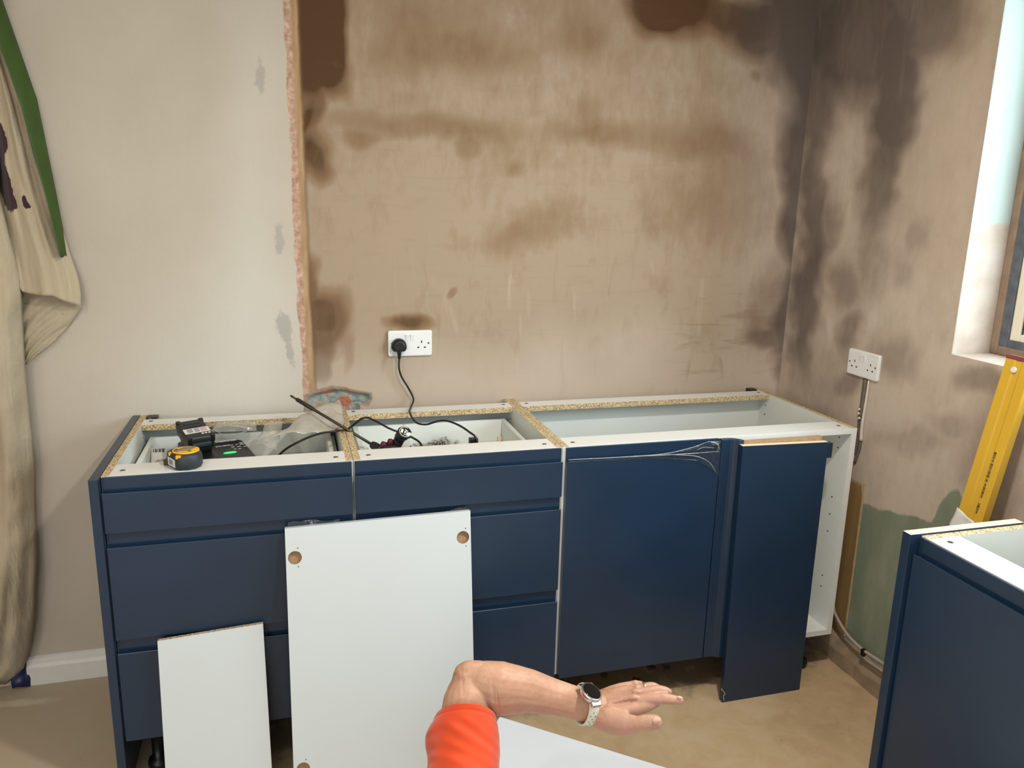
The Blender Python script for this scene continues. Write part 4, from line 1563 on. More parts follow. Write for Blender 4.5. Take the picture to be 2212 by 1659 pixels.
# raised battery bay at the left
mb = MB()
mb.rings([rr_loop(0.105, Lw-0.004, 0.012, Ld-0.004, 0.008, CZ-0.002, cgp), rr_loop(0.107, Lw-0.006, 0.014, Ld-0.006, 0.008, CZ+0.016, cgp)])
mb.build('battery_bay', M['black'], cg, bevel=0.002)
mb = MB()
gl = onp(497, 978)
da, db = (gl-cbr) @ ex_, (gl-cbr) @ ey_


def oval(a, b, ra, rb, z):
    return [cgp(a+ra*math.cos(2*PI*k/20), b+rb*math.sin(2*PI*k/20), z) for k in range(20)]


mb.rings([oval(da, db, 0.019, 0.0075, CZ-0.001), oval(da, db, 0.018, 0.007, CZ+0.0015)])
mb.build('charge_lamp', M['led'], cg)
mb = MB()
mb.rings([oval(da-0.008, db-0.032, 0.016, 0.008, CZ-0.001), oval(da-0.008, db-0.032, 0.016, 0.008, CZ+0.0005)])
mb.build('maker_patch', M['teal'], cg)
lo_ = onp(461, 957, 0.0008)
tm = text_mesh('makita', 0.025, lo_, -ex_, -ey_, 0.0004, bold=0.0006)
tm.build('lettering', M['lettering'], cg)
lo_ = onp(466, 966, 0.0008)
tm = text_mesh('DC18RC', 0.011, lo_, -ex_, -ey_, 0.0003, bold=0.0003)
tm.build('lettering', M['lettering'], cg)
mb = MB()
for (a, b, c2, d2) in ((501, 961.5, 6, 1.2), (511, 960, 6, 1), (523, 959.5, 10, 1), (503, 965.5, 8, 1), (516, 964.5, 9, 1), (529, 964, 6, 1), (508, 970, 5, 1), (518, 969, 6, 1)):
    c = onp(a, b)
    aa, bb = (c-cbr) @ ex_, (c-cbr) @ ey_
    mb.rings([[cgp(aa+sx*c2*0.0006, bb+sy*0.0018, z) for sx, sy in ((-1, -1), (1, -1), (1, 1), (-1, 1))] for z in (CZ, CZ+0.0006)], smooth=False)
c = onp(520, 957)
aa, bb = (c-cbr) @ ex_, (c-cbr) @ ey_
mb.rings([oval(aa, bb, 0.006, 0.0035, CZ), oval(aa, bb, 0.006, 0.0035, CZ+0.0006)])
mb.build('printed_symbols', M['lettering'], cg)

# battery pack riding on the charger: block with its sticker side up
bz = 0.895
bbl, bbr, bfr, bfl = on(377, 910.5, 2, bz+0.010), on(439, 905, 2, bz+0.010), on(465, 939, 2, bz-0.010), on(405, 947, 2, bz-0.010)
bc = (bbl+bbr+bfr+bfl)/4
by = ((bfl-bbl)+(bfr-bbr))/2
BLn = min(float(np.linalg.norm(by)), 0.150)
by = by/np.linalg.norm(by)
bxv = ((bbr-bbl)+(bfr-bfl))/2
bxv = bxv - by*(bxv @ by)
BWd = float(np.linalg.norm(bxv))
bxv = bxv/BWd
bnv = np.cross(by, bxv)
if bnv[2] < 0:
    bnv = -bnv
bt_root = np.array([bc[0], bc[1], CZ+0.016])
bat = thing('battery_pack', 'black rechargeable battery with white sticker sitting on the charger', 'battery', bt_root)


def btp(a, b, z):
    return bc + bxv*a + by*b + bnv*(z-bz)


hw_, hl_ = BWd/2, BLn/2
b0z = CZ+0.0165
mb = MB()
mb.rings([rr_loop(-hw_+0.008, hw_-0.008, -hl_+0.012, hl_-0.004, 0.006, b0z, btp), rr_loop(-hw_+0.006, hw_-0.006, -hl_+0.008, hl_-0.002, 0.008, b0z+0.020, btp),
          rr_loop(-hw_, hw_, -hl_+0.002, hl_, 0.008, b0z+0.028, btp), rr_loop(-hw_, hw_, -hl_, hl_, 0.009, bz-0.006, btp), rr_loop(-hw_+0.004, hw_-0.004, -hl_+0.004, hl_-0.004, 0.008, bz, btp)])
mb.build('casing', M['black'], bat)
for sx, sy in ((-1, -1), (1, -1), (1, 1), (-1, 1)):
    mb = MB()
    mb.rings([rr_loop(sx*(hw_-0.006)-0.0065, sx*(hw_-0.006)+0.0065, sy*(hl_-0.005)-0.007, sy*(hl_-0.005)+0.007, 0.004, z, btp) for z in (bz-0.02, bz+0.002)])
    mb.build('corner_bumper', M['black'], bat, bevel=0.002)
mb = MB()
mb.rings([[btp(a, b, z) for a, b in ((-0.022, -0.040), (0.022, -0.040), (0.022, -0.030), (-0.022, -0.030))] for z in (bz-0.002, bz+0.0012)], smooth=False)
mb.rings([[btp(a, b, z) for a, b in ((-0.024, -0.020), (0.024, -0.020), (0.024, -0.012), (-0.024, -0.012))] for z in (bz-0.002, bz+0.0012)], smooth=False)
mb.build('ridges', M['rubber'], bat)
mb = MB()
mb.rings([[btp(a, b, z) for a, b in ((-0.034, 0.000), (0.034, 0.000), (0.034, 0.030), (-0.034, 0.030))] for z in (bz-0.001, bz+0.0009)], smooth=False)
st_ = mb.build('sticker', M['label'], bat)
for nm, a0, a1, mt in (('symbol', -0.026, -0.010, 'greyprint'), ('symbol', -0.006, 0.008, 'greyprint'), ('warning_print', 0.010, 0.028, 'pinklabel')):
    mb = MB()
    for k in range(4):
        b = 0.004+k*0.0058
        mb.rings([[btp(a, bq, z) for a, bq in ((a0, b), (a1-0.002*(k % 2), b), (a1-0.002*(k % 2), b+0.0036), (a0, b+0.0036))] for z in (bz+0.0008, bz+0.0012)], smooth=False)
    mb.build(nm, M[mt], bat)
mb = MB()
for k in range(3):
    mb.rings([[btp(a, b, z) for a, b in ((0.006+k*0.009, 0.036), (0.012+k*0.009, 0.036), (0.012+k*0.009, 0.042), (0.006+k*0.009, 0.042))] for z in (bz-0.001, bz+0.0008)], smooth=False)
mb.build('lettering', M['lettering'], bat)
mb = MB()
mb.rings([[btp(a, hl_+d, z) for a, z in ((-0.026, b0z+0.030), (0.026, b0z+0.030), (0.026, bz-0.018), (-0.026, bz-0.018))] for d in (-0.003, 0.004)], smooth=False)
mb.build('release_button', M['rubber'], bat, bevel=0.004)

# tape measure on the front rail
tmr = np.array([0.185, -0.525, T])
tp = thing('tape_measure', 'yellow and black tape measure lying on the front rail beside the charger', 'tape measure', tmr)


def tpp(a, b, z):
    return tmr + np.array([a, b, z])


def tape_loop(s, z):
    pts = [(-0.043, 0.014), (-0.0405, 0.006), (-0.016, -0.0365), (-0.008, -0.0405), (0.012, -0.0415), (0.030, -0.0335), (0.0405, -0.016), (0.0425, 0.002), (0.036, 0.022), (0.020, 0.034), (0.000, 0.038), (-0.022, 0.036), (-0.037, 0.028)]
    return [tpp(x*s, y*s, z) for x, y in pts]


mx_, my_ = np.array([0.50, -0.866]), np.array([-0.866, -0.50])      # along the mouth face, out of it


def mth(a, d, z):
    q = np.array([-0.0285, -0.0155]) + mx_*a + my_*d
    return tpp(q[0], q[1], z)


mb = MB()
mb.rings([tape_loop(0.94, 0.0005), tape_loop(1.0, 0.005), tape_loop(1.0, 0.020), tape_loop(0.98, 0.031), tape_loop(0.90, 0.0375), tape_loop(0.80, 0.0390)])
mb.build('body', M['rubber'], tp)
mb = MB()
mb.rings([[tpp(0.004+0.032*math.cos(2*PI*k/24), 0.002+0.030*math.sin(2*PI*k/24), z) for k in range(24)] for z in (0.037, 0.0415)])
fcp = mb.build('face', M['yellow'], tp)
mb = MB()
mb.rings([[tpp(a, b, z) for a, b in ((-0.020, -0.010), (0.012, -0.004), (0.026, 0.020), (-0.002, 0.020))] for z in (0.0412, 0.0445)], smooth=False)
mb.build('belt_clip', plain('dull_clip_metal', '8E8578', 0.4, 0.6), tp, bevel=0.001)
mb = MB()
mb.rings([[tpp(a, b, z) for a, b in ((-0.024, -0.004), (-0.014, -0.012), (-0.010, 0.006), (-0.020, 0.012))] for z in (0.0412, 0.0425)], smooth=False)
mb.build('face_slot', M['black'], tp)
mb = MB()
mb.rings([[tpp(a, b, z) for a, b in ((0.010, -0.014), (0.018, -0.014), (0.018, -0.010), (0.010, -0.010))] for z in (0.0412, 0.0425)], smooth=False)
mb.build('face_slot', M['black'], tp)
for k, kb in ((-0.010, -0.036), (-0.030, -0.004)):
    mb = MB()
    mb.rings([[tpp(k+a, kb+b, z) for a, b in ((-0.006, -0.001), (0.006, -0.003), (0.008, 0.005), (-0.004, 0.007))] for z in (0.030, 0.0385)], smooth=False)
    mb.build('yellow_flash', M['yellow'], tp)
mb = MB()
mb.rings([[mth(b, d, z) for b, z in ((-0.020, 0.006), (0.019, 0.006), (0.019, 0.026), (-0.020, 0.026))] for d in (-0.003, 0.0012)], smooth=False)
mb.build('sticker', M['label'], tp)
mb = MB()
for k in range(9):
    b = -0.013+k*0.0026
    wd = 0.0013 if k % 3 else 0.0008
    mb.rings([[mth(bq, d, z) for bq, z in ((b, 0.010), (b+wd, 0.010), (b+wd, 0.023), (b, 0.023))] for d in (0.001, 0.0016)], smooth=False)
mb.build('barcode', M['greyprint'], tp)
mb = MB()
mb.rings([[tpp(a, b, z) for a, b in ((-0.052, 0.010), (-0.040, 0.008), (-0.036, 0.020), (-0.046, 0.022))] for z in (0.001, 0.016)], smooth=False)
mb.build('blade_hook', M['darksteel'], tp, bevel=0.001)

# cordless screwdriver lying in the second drawer, long bit over the dividing panels
A = on(805, 961, 1, -0.350)
B = on(745, 925, 2, 0.8785)
d = B-A
sd_ = thing('cordless_screwdriver', 'black cordless screwdriver with crimson trigger and very long bit', 'screwdriver', (0.74, -0.37, DZ))
dn = d/np.linalg.norm(d)
tipL = None
for t_ in np.linspace(2, 4, 400):
    uu, vv = project((A+d*t_)[None])
    if uu[0] <= 640:
        tipL = t_
        break
C1 = A+d*tipL
mb = MB()
mb.lathe(A-dn*0.03, C1, [(0, 0.0042), (0.72, 0.0042), (0.78, 0.0046), (0.80, 0.0062), (0.985, 0.0062), (1, 0.0045)], 14)
mb.build('bit_extension', M['darksteel'], sd_)
mb = MB()
mb.lathe(C1-dn*0.002, C1+dn*0.024, [(0, 0.0032), (0.55, 0.0030), (0.62, 0.0038), (0.8, 0.0034), (1, 0.0008)], 12)
mb.build('driver_bit', M['darksteel'], sd_)
tr = A-dn*0.012
rear = np.array([0.80, -0.40, 0.805])
grip0 = on(842, 966, 1, -0.385)
mb = MB()
mb.lathe(A+dn*0.004, A-dn*0.03, [(0, 0.010), (0.3, 0.0125), (0.8, 0.013), (1, 0.016)], 18)
mb.build('chuck', M['black'], sd_)
body_end = A-dn*0.03 + np.array([0.085, -0.006, -0.012])
mb = MB()
mb.lathe(A-dn*0.028, body_end, [(0, 0.016), (0.12, 0.0225), (0.45, 0.025), (0.85, 0.025), (1, 0.02)], 22)
mb.build('motor_housing', M['black'], sd_)
Dc = on(875, 933, 1, -0.395)               # centre of the battery end, facing the room
hb = body_end + np.array([-0.012, 0.0, -0.004])
gax = (Dc-hb)/np.linalg.norm(Dc-hb)
# grip axis is swung towards the camera so the battery end shows its label
tocam = CAM_P-Dc
tocam /= np.linalg.norm(tocam)
gdir = tocam*0.62 + np.array([0.30, 0.0, 0.52])
gdir /= np.linalg.norm(gdir)
G0 = Dc-gdir*0.10
mb = MB()
mb.lathe(G0, Dc-gdir*0.035, [(0, 0.019), (0.5, 0.018), (1, 0.0195)], 22)
mb.build('grip', M['rubber'], sd_)
mb = MB()
mb.lathe(Dc-gdir*0.036, Dc, [(0, 0.0195), (0.1, 0.0215), (0.9, 0.0215), (1, 0.0195)], 26)
bp_ = mb.build('battery', M['black'], sd_)
ru = np.cross(gdir, np.array([0, 0, 1.0]))
ru /= np.linalg.norm(ru)
if ru @ _R < 0:
    ru = -ru
uu_ = np.cross(gdir, ru)
if uu_[2] < 0:
    uu_ = -uu_


def disc_pt(x, y, d=0.0):
    return Dc + ru*x + uu_*y + gdir*d


def disc_ring(r0, r1, d0, d1, a0=0, a1=360, n=40):
    R_ = []
    for r, dd in ((r0, d0), (r1, d0), (r1, d1), (r0, d1)):
        R_.append([disc_pt(r*math.cos(math.radians(a0+(a1-a0)*k/n)), r*math.sin(math.radians(a0+(a1-a0)*k/n)), dd) for k in range(n+1)])
    return R_


mb = MB()
mb.rings(disc_ring(0.0158, 0.0175, 0.0002, 0.0008, 40, 330), 0, False, False)
mb.build('label_ring', M['lettering'], sd_)
co, si = math.cos(math.radians(55)), math.sin(math.radians(55))


def dl(x, y, d=0.0):
    return disc_pt(x*co-y*si, x*si+y*co, d)


td = (ru*co+uu_*si)
tu = (-ru*si+uu_*co)
text_mesh('12V', 0.0135, dl(-0.0125, -0.0075, 0.0006), td, tu, 0.0003, bold=0.0004).build('lettering', M['lettering'], sd_)
mb = MB()
mb.rings([[dl(x, y, dd) for x, y in ((-0.007, 0.006), (0.007, 0.006), (0.007, 0.0125), (-0.007, 0.0125))] for dd in (0.0001, 0.0007)], smooth=False)
mb.build('cream_label', M['beech'], sd_)
mb = MB()
mb.rings([[disc_pt(0.0085+0.0085*math.cos(2*PI*k/16), -0.010+0.006*math.sin(2*PI*k/16), dd) for k in range(16)] for dd in (0.0001, 0.0008)], smooth=False)
mb.build('pale_latch', M['label'], sd_)
for a, b in ((827, 962), (842, 956)):
    mb = MB()
    c = on(a, b, 1, -0.372)
    mb.lathe(c-np.array([0.002, 0, 0.012]), c+np.array([0.004, 0.0, 0.010]), [(0, 0.009), (0.6, 0.0095), (0.9, 0.0085), (1, 0.006)], 16)
    mb.build('trigger', M['red'], sd_)
mb = MB()
c = on(878, 956, 1, -0.40)
mb.rings([[c+_R*x+np.array([0, 0, 1])*z+np.array([0, dd, 0]) for x, z in ((-0.018, -0.02), (0.008, -0.02), (0.012, 0.012), (-0.002, 0.014))] for dd in (-0.004, 0.004)], smooth=False)
mb.build('pale_side_panel', M['label'], sd_, bevel=0.001)

# mains plug, its lead, and the charger lead
mp = thing('mains_plug', 'black three-pin plug pushed into the left half of the back-wall socket', 'plug', (SX-0.0375, -0.0105, SZ-0.008))
PCx, PCz = SX-0.0385, SZ-0.006


def plug_loop(s, y):
    pts = []
    for k in range(28):
        an = 2*PI*k/28
        x, z = 0.0245*math.cos(an), 0.0245*math.sin(an)
        z = max(z, -0.018)
        if z < 0:
            x *= 1.06
        pts.append((PCx+x*s, y, PCz+z*s))
    return pts


mb = MB()
mb.rings([plug_loop(1.0, -0.0106), plug_loop(1.02, -0.018), plug_loop(0.98, -0.026), plug_loop(0.84, -0.034), plug_loop(0.6, -0.038)])
mb.build('body', M['black'], mp)
mb = MB()
mb.lathe((PCx, -0.022, PCz-0.015), (PCx, -0.022, PCz-0.043), [(0, 0.0085), (0.3, 0.007), (0.32, 0.0058), (0.45, 0.0066), (0.5, 0.0054), (0.62, 0.006), (0.68, 0.0048), (0.8, 0.0054), (1, 0.004)], 14)
mb.build('strain_relief', M['black'], mp)
mb = MB()
pts = [(PCx, -0.022, PCz-0.040), on(862, 795, 1, -0.024), on(868, 815, 1, -0.022), on(882, 838, 1, -0.022), on(893, 862, 1, -0.022), on(888, 880, 1, -0.070), on(885, 897, 1, -0.135),
       on(898, 912, 1, -0.20), on(920, 917, 1, -0.24), on(945, 910, 1, -0.27), on(965, 909, 1, -0.30), on(990, 918, 1, -0.33), on(1012, 932, 1, -0.36), on(1030, 951, 1, -0.385)]
pts = [np.array(p, float) for p in pts]
for p in pts:
    if -0.16 < p[1] < -0.04 and p[2] < T+0.005:
        p[2] = T+0.0045
endp = pts[-1].copy()
endp[2] = DZ+0.02
pts.append(endp)
wl = solo(mb.tube(pts, 0.0031, 8), 'power_lead', M['cable'], 'black mains lead hanging from the plug into the middle drawer', 'cable', pts[2])
mb = MB()
c = on(1022, 949, 1, -0.37)
mb.box(c[0]-0.012, c[0]+0.014, c[1]-0.011, c[1]+0.011, DZ+0.0005, c[2]+0.004)
solo(mb, 'lead_connector', M['black'], 'small black connector block at the end of the mains lead', 'connector', (c[0], c[1], DZ), bevel=0.002)
mb = MB()
pts = [on(560, 1000, 1, -0.33), on(606, 980, 1, -0.36), on(640, 957, 1, -0.375), on(685, 938, 1, -0.37), on(728, 931, 1, -0.36), None, on(785, 903, 1, -0.30), on(808, 908, 1, -0.27), on(840, 925, 1, -0.25),
       on(868, 936, 1, -0.24), on(892, 946, 1, -0.25), on(910, 961, 1, -0.28), on(925, 976, 1, -0.32)]
pts[0][2] = DZ+0.006
pts[-1][2] = DZ+0.006
pts[5] = on(752, 926, 2, T+0.0045)
pts[4][2] = max(pts[4][2], 0.858)
solo(MB().tube(pts, 0.0034, 8), 'charger_lead', M['cable'], 'black lead looping over the dividing panels beneath the long bit', 'cable', pts[5])

# screws spilled in the middle drawer, each a thing of its own
mb = MB()
mb.lathe((0, 0, 0), (0, 0, 0.024), [(0, 0.0042), (0.05, 0.0042), (0.16, 0.0019), (0.3, 0.0019), (0.32, 0.0024), (0.5, 0.0019), (0.52, 0.0024), (0.7, 0.0018), (0.72, 0.0022), (0.88, 0.0015), (1, 0.0003)], 8)
proto = mb.build('wood_screw', M['zinc'])
tag(proto, 'short steel screw in the heap spilled on the middle drawer floor', 'screw', 'screws heaped in the middle drawer')
mb = MB()
mb.lathe((0, 0, 0), (0, 0, 0.022), [(0, 0.0036), (0.06, 0.0036), (0.2, 0.0017), (0.86, 0.0017), (1, 0.0003)], 8)
random.seed(12)
sc0 = on(945, 953, 2, DZ+0.012)
hy = sc0[1]
k = 0
first = True
for layer, n_ in ((0, 26), (1, 18), (2, 10)):
    for i in range(n_):
        o = proto if first else proto.copy()
        if not first:
            COL.objects.link(o)
        first = False
        uu = random.uniform(900+layer*22, 985-layer*10)
        base = on(uu, 954, 2, DZ+0.01)
        o.location = (base[0], min(base[1]+random.uniform(-0.03, 0.025), -0.115), DZ+0.005+layer*0.0065)
        o.rotation_euler = (PI/2+random.uniform(-0.22, 0.22)*(1+layer*0.4), 0, random.uniform(0, 2*PI))
mb = MB()
bx0 = on(960, 957, 1, -0.30)
mb.box(bx0[0]-0.03, bx0[0]+0.07, -0.34, -0.28, DZ+0.0005, DZ+0.05)
solo(mb, 'screw_box', M['black'], 'flat black box beside the spilled screws in the middle drawer', 'box', (bx0[0], -0.31, DZ), bevel=0.003)
# folded clear wrapper at the left of the middle drawer and a small offcut at the right
w0 = on(800, 972, 2, DZ+0.03)
mb = MB()
mb.rings(sheet((0.655, -0.42, DZ+0.03), (0.70, -0.30, DZ+0.05), (0.66, -0.14, DZ+0.028), (0.655, -0.16, DZ+0.03), 12, 16, 0.022, 18, 8.2), 0, False, False)
solo(mb, 'wrapper', M['film'], 'crumpled clear wrapper beside the screwdriver in the middle drawer', 'wrapper', (0.66, -0.25, DZ), solidify=0.0004)
c = on(1080, 944, 2, DZ+0.01)
mb = MB()
mb.box(c[0]-0.011, c[0]+0.011, c[1]-0.02, c[1]+0.01, DZ+0.0005, DZ+0.016)
solo(mb, 'wood_offcut', M['beech'], 'tiny wood offcut at the right end of the middle drawer', 'offcut', (c[0], c[1], DZ), bevel=0.001)

# polythene in and over the left drawer
mb = MB()
mb.rings(sheet(on(575, 948, 1, -0.30), on(742, 925, 1, -0.26), on(737, 868, 1, -0.060), on(690, 885, 1, -0.075), 30, 30, 0.016, 12, 4.4, bulge=0.03), 0, False, False)
mb.v = [(min(x, 0.612), min(y, -0.012), max(z, 0.8735) if (y > -0.13 or x > 0.575) else z) for x, y, z in mb.v]
solo(mb, 'polythene_sheet', M['milky'], 'milky polythene sheet pulled over the back of the left drawer unit', 'plastic sheet', (0.5, -0.2, 0.87), solidify=0.0004)
mb = MB()
mb.rings(sheet(on(552, 958, 1, -0.27), on(598, 972, 1, -0.30), on(612, 912, 1, -0.17), on(572, 915, 1, -0.17), 22, 24, 0.012, 20, 7.7, bulge=0.02), 0, False, False)
mb.v = [(x, min(y, -0.125), max(z, DZ+0.004)) for x, y, z in mb.v]
solo(mb, 'polythene_bag', M['film'], 'twisted clear bag glinting between the charger and the polythene sheet', 'plastic bag', (0.40, -0.25, DZ), solidify=0.0004)
bgt = thing('polythene_bag', 'clear bag lying open behind the charger', 'plastic bag', (0.27, -0.2, DZ))
mb = MB()
mb.rings(sheet(on(456, 934, 1, -0.145), on(555, 928, 1, -0.145), on(552, 911, 1, -0.125), on(470, 911, 1, -0.125), 24, 18, 0.006, 14, 2.7, bulge=0.003), 0, False, False)
mb.v = [(x, min(y, -0.125), max(z, DZ+0.004)) for x, y, z in mb.v]
mb.build('film', M['film'], bgt, solidify=0.0004)
mb = MB()
mb.tube([on(a, b-3, 1, -0.155) for a, b in ((541, 931), (515, 940), (490, 944), (471, 936), (466, 929), (484, 922), (515, 924), (546, 928))], lambda t: 0.0007+0.0009*abs(math.sin(t*9)), 6)
mb.build('bag_mouth', M['creasefilm'], bgt)
pb = thing('parts_bag', 'clear bag with barcode label at the left end of the left drawer', 'plastic bag', (0.10, -0.30, DZ))
mb = MB()
mb.rings(sheet((0.062, -0.44, DZ+0.012), (0.128, -0.40, DZ+0.02), (0.124, -0.16, DZ+0.035), (0.066, -0.14, DZ+0.04), 20, 24, 0.018, 16, 9.1, bulge=0.025), 0, False, False)
mb.v = [(min(max(x, 0.053), 0.122), y, max(z, DZ+0.002)) for x, y, z in mb.v]
mb.build('film', M['film'], pb, solidify=0.0004)
lc = on(343, 982, 2, DZ+0.05)
lx, ly = np.array([0.98, 0.10, -0.05]), np.array([-0.05, 0.75, 0.65])
mb = MB()
mb.add([lc+lx*a+ly*b for a, b in ((-0.020, -0.032), (0.020, -0.032), (0.020, 0.022), (-0.020, 0.022))], [(0, 1, 2, 3)])
mb.build('label', M['label'], pb, solidify=0.0003)
mb = MB()
for k in range(10):
    a = -0.016+k*0.0032
    wd = (0.0018, 0.001, 0.0024)[k % 3]
    mb.add([lc+lx*q+ly*b+np.array([0, -0.0006, 0.0006]) for q, b in ((a, 0.008), (a+wd, 0.008), (a+wd, 0.020), (a, 0.020))], [(0, 1, 2, 3)])
mb.build('barcode', M['hole'], pb, solidify=0.0003)
random.seed(3)
for k in range(6):
    mb = MB()
    c = np.array([0.075+0.014*(k % 4)+random.uniform(-.004, .004), -0.40+0.02*(k//2)+random.uniform(-.005, .005), DZ+0.010])
    mb.lathe(c-np.array([0.008, 0, 0]), c+np.array([0.008, 0.006, 0]), [(0, 0.005), (0.3, 0.009), (0.7, 0.009), (1, 0.006)], 10)
    mb.build('fitting', M['darksteel'], pb)


# protective film peeling at the corner door, scraps behind the tall panel
mb = MB()
fy = YD-0.0018
pts = [on(1228, 992, 1, fy), on(1330, 987, 1, fy), on(1430, 980, 1, fy-0.002), on(1500, 966, 1, fy-0.006), on(1530, 953, 1, fy-0.012), on(1557, 950, 1, fy-0.010)]
low = [on(1228, 996, 1, fy), on(1330, 991, 1, fy), on(1430, 986, 1, fy-0.003), on(1500, 985, 1, fy-0.006), on(1530, 990, 1, fy-0.007), on(1553, 1000, 1, fy-0.004)]
lw2 = [on(1228, 999, 1, fy), on(1330, 994, 1, fy), on(1430, 990, 1, fy), on(1505, 994, 1, fy-0.004), on(1535, 1010, 1, fy-0.003), on(1552, 1030, 1, fy-0.001)]
rows = []
for t_ in np.linspace(0, 1, 9):
    row = []
    for s_ in np.linspace(0, 1, 41):
        i = min(int(s_*5), 4)
        f = s_*5-i
        a, b, c = [np.array(L[i])*(1-f)+np.array(L[i+1])*f for L in (pts, low, lw2)]
        p = a*(1-2*t_)+b*2*t_ if t_ < 0.5 else b*(2-2*t_)+c*(2*t_-1)
        p = p + np.array([0, -0.004*s_**2*(1+mnoise.noise(Vector((s_*18, t_*4, 2)))*1.2), 0.003*s_**2*mnoise.noise(Vector((s_*22, t_*5, 7)))])
        row.append(p)
    rows.append(row)
mb.rings(rows, 0, False, False)
pf = thing('protective_film', 'clear protective film peeling from the top corner of the navy door', 'film', on(1500, 985, 1, fy))
mb.build('sheet', M['clearfilm'], pf, solidify=0.0003)
for L, r_ in (([(1228, 993), (1330, 988), (1430, 981), (1490, 968), (1530, 954)], 0.0011), ([(1400, 985), (1470, 981), (1515, 978), (1552, 974)], 0.0009), ([(1440, 982), (1500, 985), (1530, 997), (1546, 1018)], 0.0008), ([(1530, 953), (1548, 958), (1556, 973)], 0.0012), ([(1505, 972), (1522, 966), (1545, 968)], 0.0008)):
    mb = MB()
    mb.tube([on(a, b, 1, fy-0.004-0.006*max(0, (a-1430)/120)) for a, b in L], lambda t, r_=r_: r_*(0.4+0.9*math.sin(PI*min(1, t*0.8+0.15))), 6)
    mb.build('crease', M['creasefilm'], pf)
for (a0, b0, a1, b1), lb in (((618, 1128, 735, 1122), 'crumpled film scrap sticking up behind the left end of the tall white panel'), ((955, 1104, 1008, 1094), 'crumpled film scrap sticking up behind the right end of the tall white panel')):
    mb = MB()
    y_ = -0.601
    mb.rings(sheet(on(a0, b0+26, 1, y_), on(a1, b1+26, 1, y_), on(a1, b1, 1, y_), on(a0+6, b0, 1, y_), 20, 8, 0.006, 40, a0*0.01), 0, False, False)
    mb.v = [(x, max(min(y, -0.5915), -0.606), z) for x, y, z in mb.v]
    solo(mb, 'film_scrap', M['clearfilm'], lb, 'film', on(a0, b0+26, 1, y_), solidify=0.0003)

# rubble and an odd leg bracket under the corner unit
random.seed(8)
first = None
for i in range(26):
    c = np.array([random.uniform(1.25, 2.12), random.uniform(-0.46, -0.08), 0])
    r = random.uniform(0.008, 0.024)
    if first is None:
        bm = bmesh.new()
        bmesh.ops.create_icosphere(bm, subdivisions=2, radius=1.0)
        for q in bm.verts:
            q.co *= 0.8+0.5*mnoise.noise(q.co*1.7)
            q.co.z *= 0.6
        zmin = min(q.co.z for q in bm.verts)
        for q in bm.verts:
            q.co.z -= zmin
        me = bpy.data.meshes.new('rubble_lump')
        bm.to_mesh(me)
        bm.free()
        me.materials.append(M['debris'])
        o = bpy.data.objects.new('rubble_lump', me)
        first = o
    else:
        o = first.copy()
    COL.objects.link(o)
    tag(o, 'small lump of dark plaster rubble on the floor under the corner unit', 'rubble', 'rubble under the corner unit')
    o.location = c
    o.scale = (r*random.uniform(0.7, 1.3), r, r*random.uniform(0.4, 0.8))
    o.rotation_euler = (0, 0, random.uniform(0, 6))
    o.location.z = -0.0005

# ------------------------------------------------------------------ the person's arm
def limb(mb, pts, k=0.9, sub=5, seg=20, k2=None):
    """tapered limb: pts are (u, v, distance, half width in photo px); k = thickness / width"""
    P = [Vector([float(c) for c in dep(u, v, d)]) for u, v, d, r in pts]
    Rr = [r*d/FPX for u, v, d, r in pts]
    path, rad = [], []
    ext = [P[0]*2-P[1]] + P + [P[-1]*2-P[-2]]
    rx = [Rr[0]] + Rr + [Rr[-1]]
    for i in range(1, len(ext)-2):
        for s in range(sub):
            t = s/sub
            a, b, c, d = ext[i-1], ext[i], ext[i+1], ext[i+2]
            path.append(0.5*((2*b)+(c-a)*t+(2*a-5*b+4*c-d)*t*t+(3*b-a-3*c+d)*t**3))
            a, b, c, d = rx[i-1], rx[i], rx[i+1], rx[i+2]
            rad.append(max(0.002, 0.5*((2*b)+(c-a)*t+(2*a-5*b+4*c-d)*t*t+(3*b-a-3*c+d)*t**3)))
    path.append(P[-1])
    rad.append(Rr[-1])
    n = len(path)
    tg = [(path[min(i+1, n-1)]-path[max(i-1, 0)]).normalized() for i in range(n)]
    rings = []
    view = Vector([float(c) for c in _fw])

    def ring(c, t, r, s):
        n1 = t.cross(view)
        n1 = n1.normalized() if n1.length > 0.15 else Vector([float(x) for x in _U])
        n1 = (n1-t*n1.dot(t)).normalized()
        n2 = t.cross(n1)
        return [c+(n1*math.cos(2*PI*q/seg)+n2*math.sin(2*PI*q/seg)*k)*r*s for q in range(seg)]
    for a in (80, 60, 40, 20):
        rings.append(ring(path[0]-tg[0]*rad[0]*math.sin(math.radians(a))*min(1, k+0.15), tg[0], rad[0], math.cos(math.radians(a))))
    for c, t, r in zip(path, tg, rad):
        rings.append(ring(c, t, r, 1))
    for a in (20, 40, 60, 80):
        rings.append(ring(path[-1]+tg[-1]*rad[-1]*math.sin(math.radians(a))*min(1, k+0.15), tg[-1], rad[-1], math.cos(math.radians(a))))
    mb.rings(rings)


person = thing('person', 'person reaching an arm out to the right, orange short sleeve, palm turned down', 'person', dep(985, 1800, 1.34))
mb = MB()
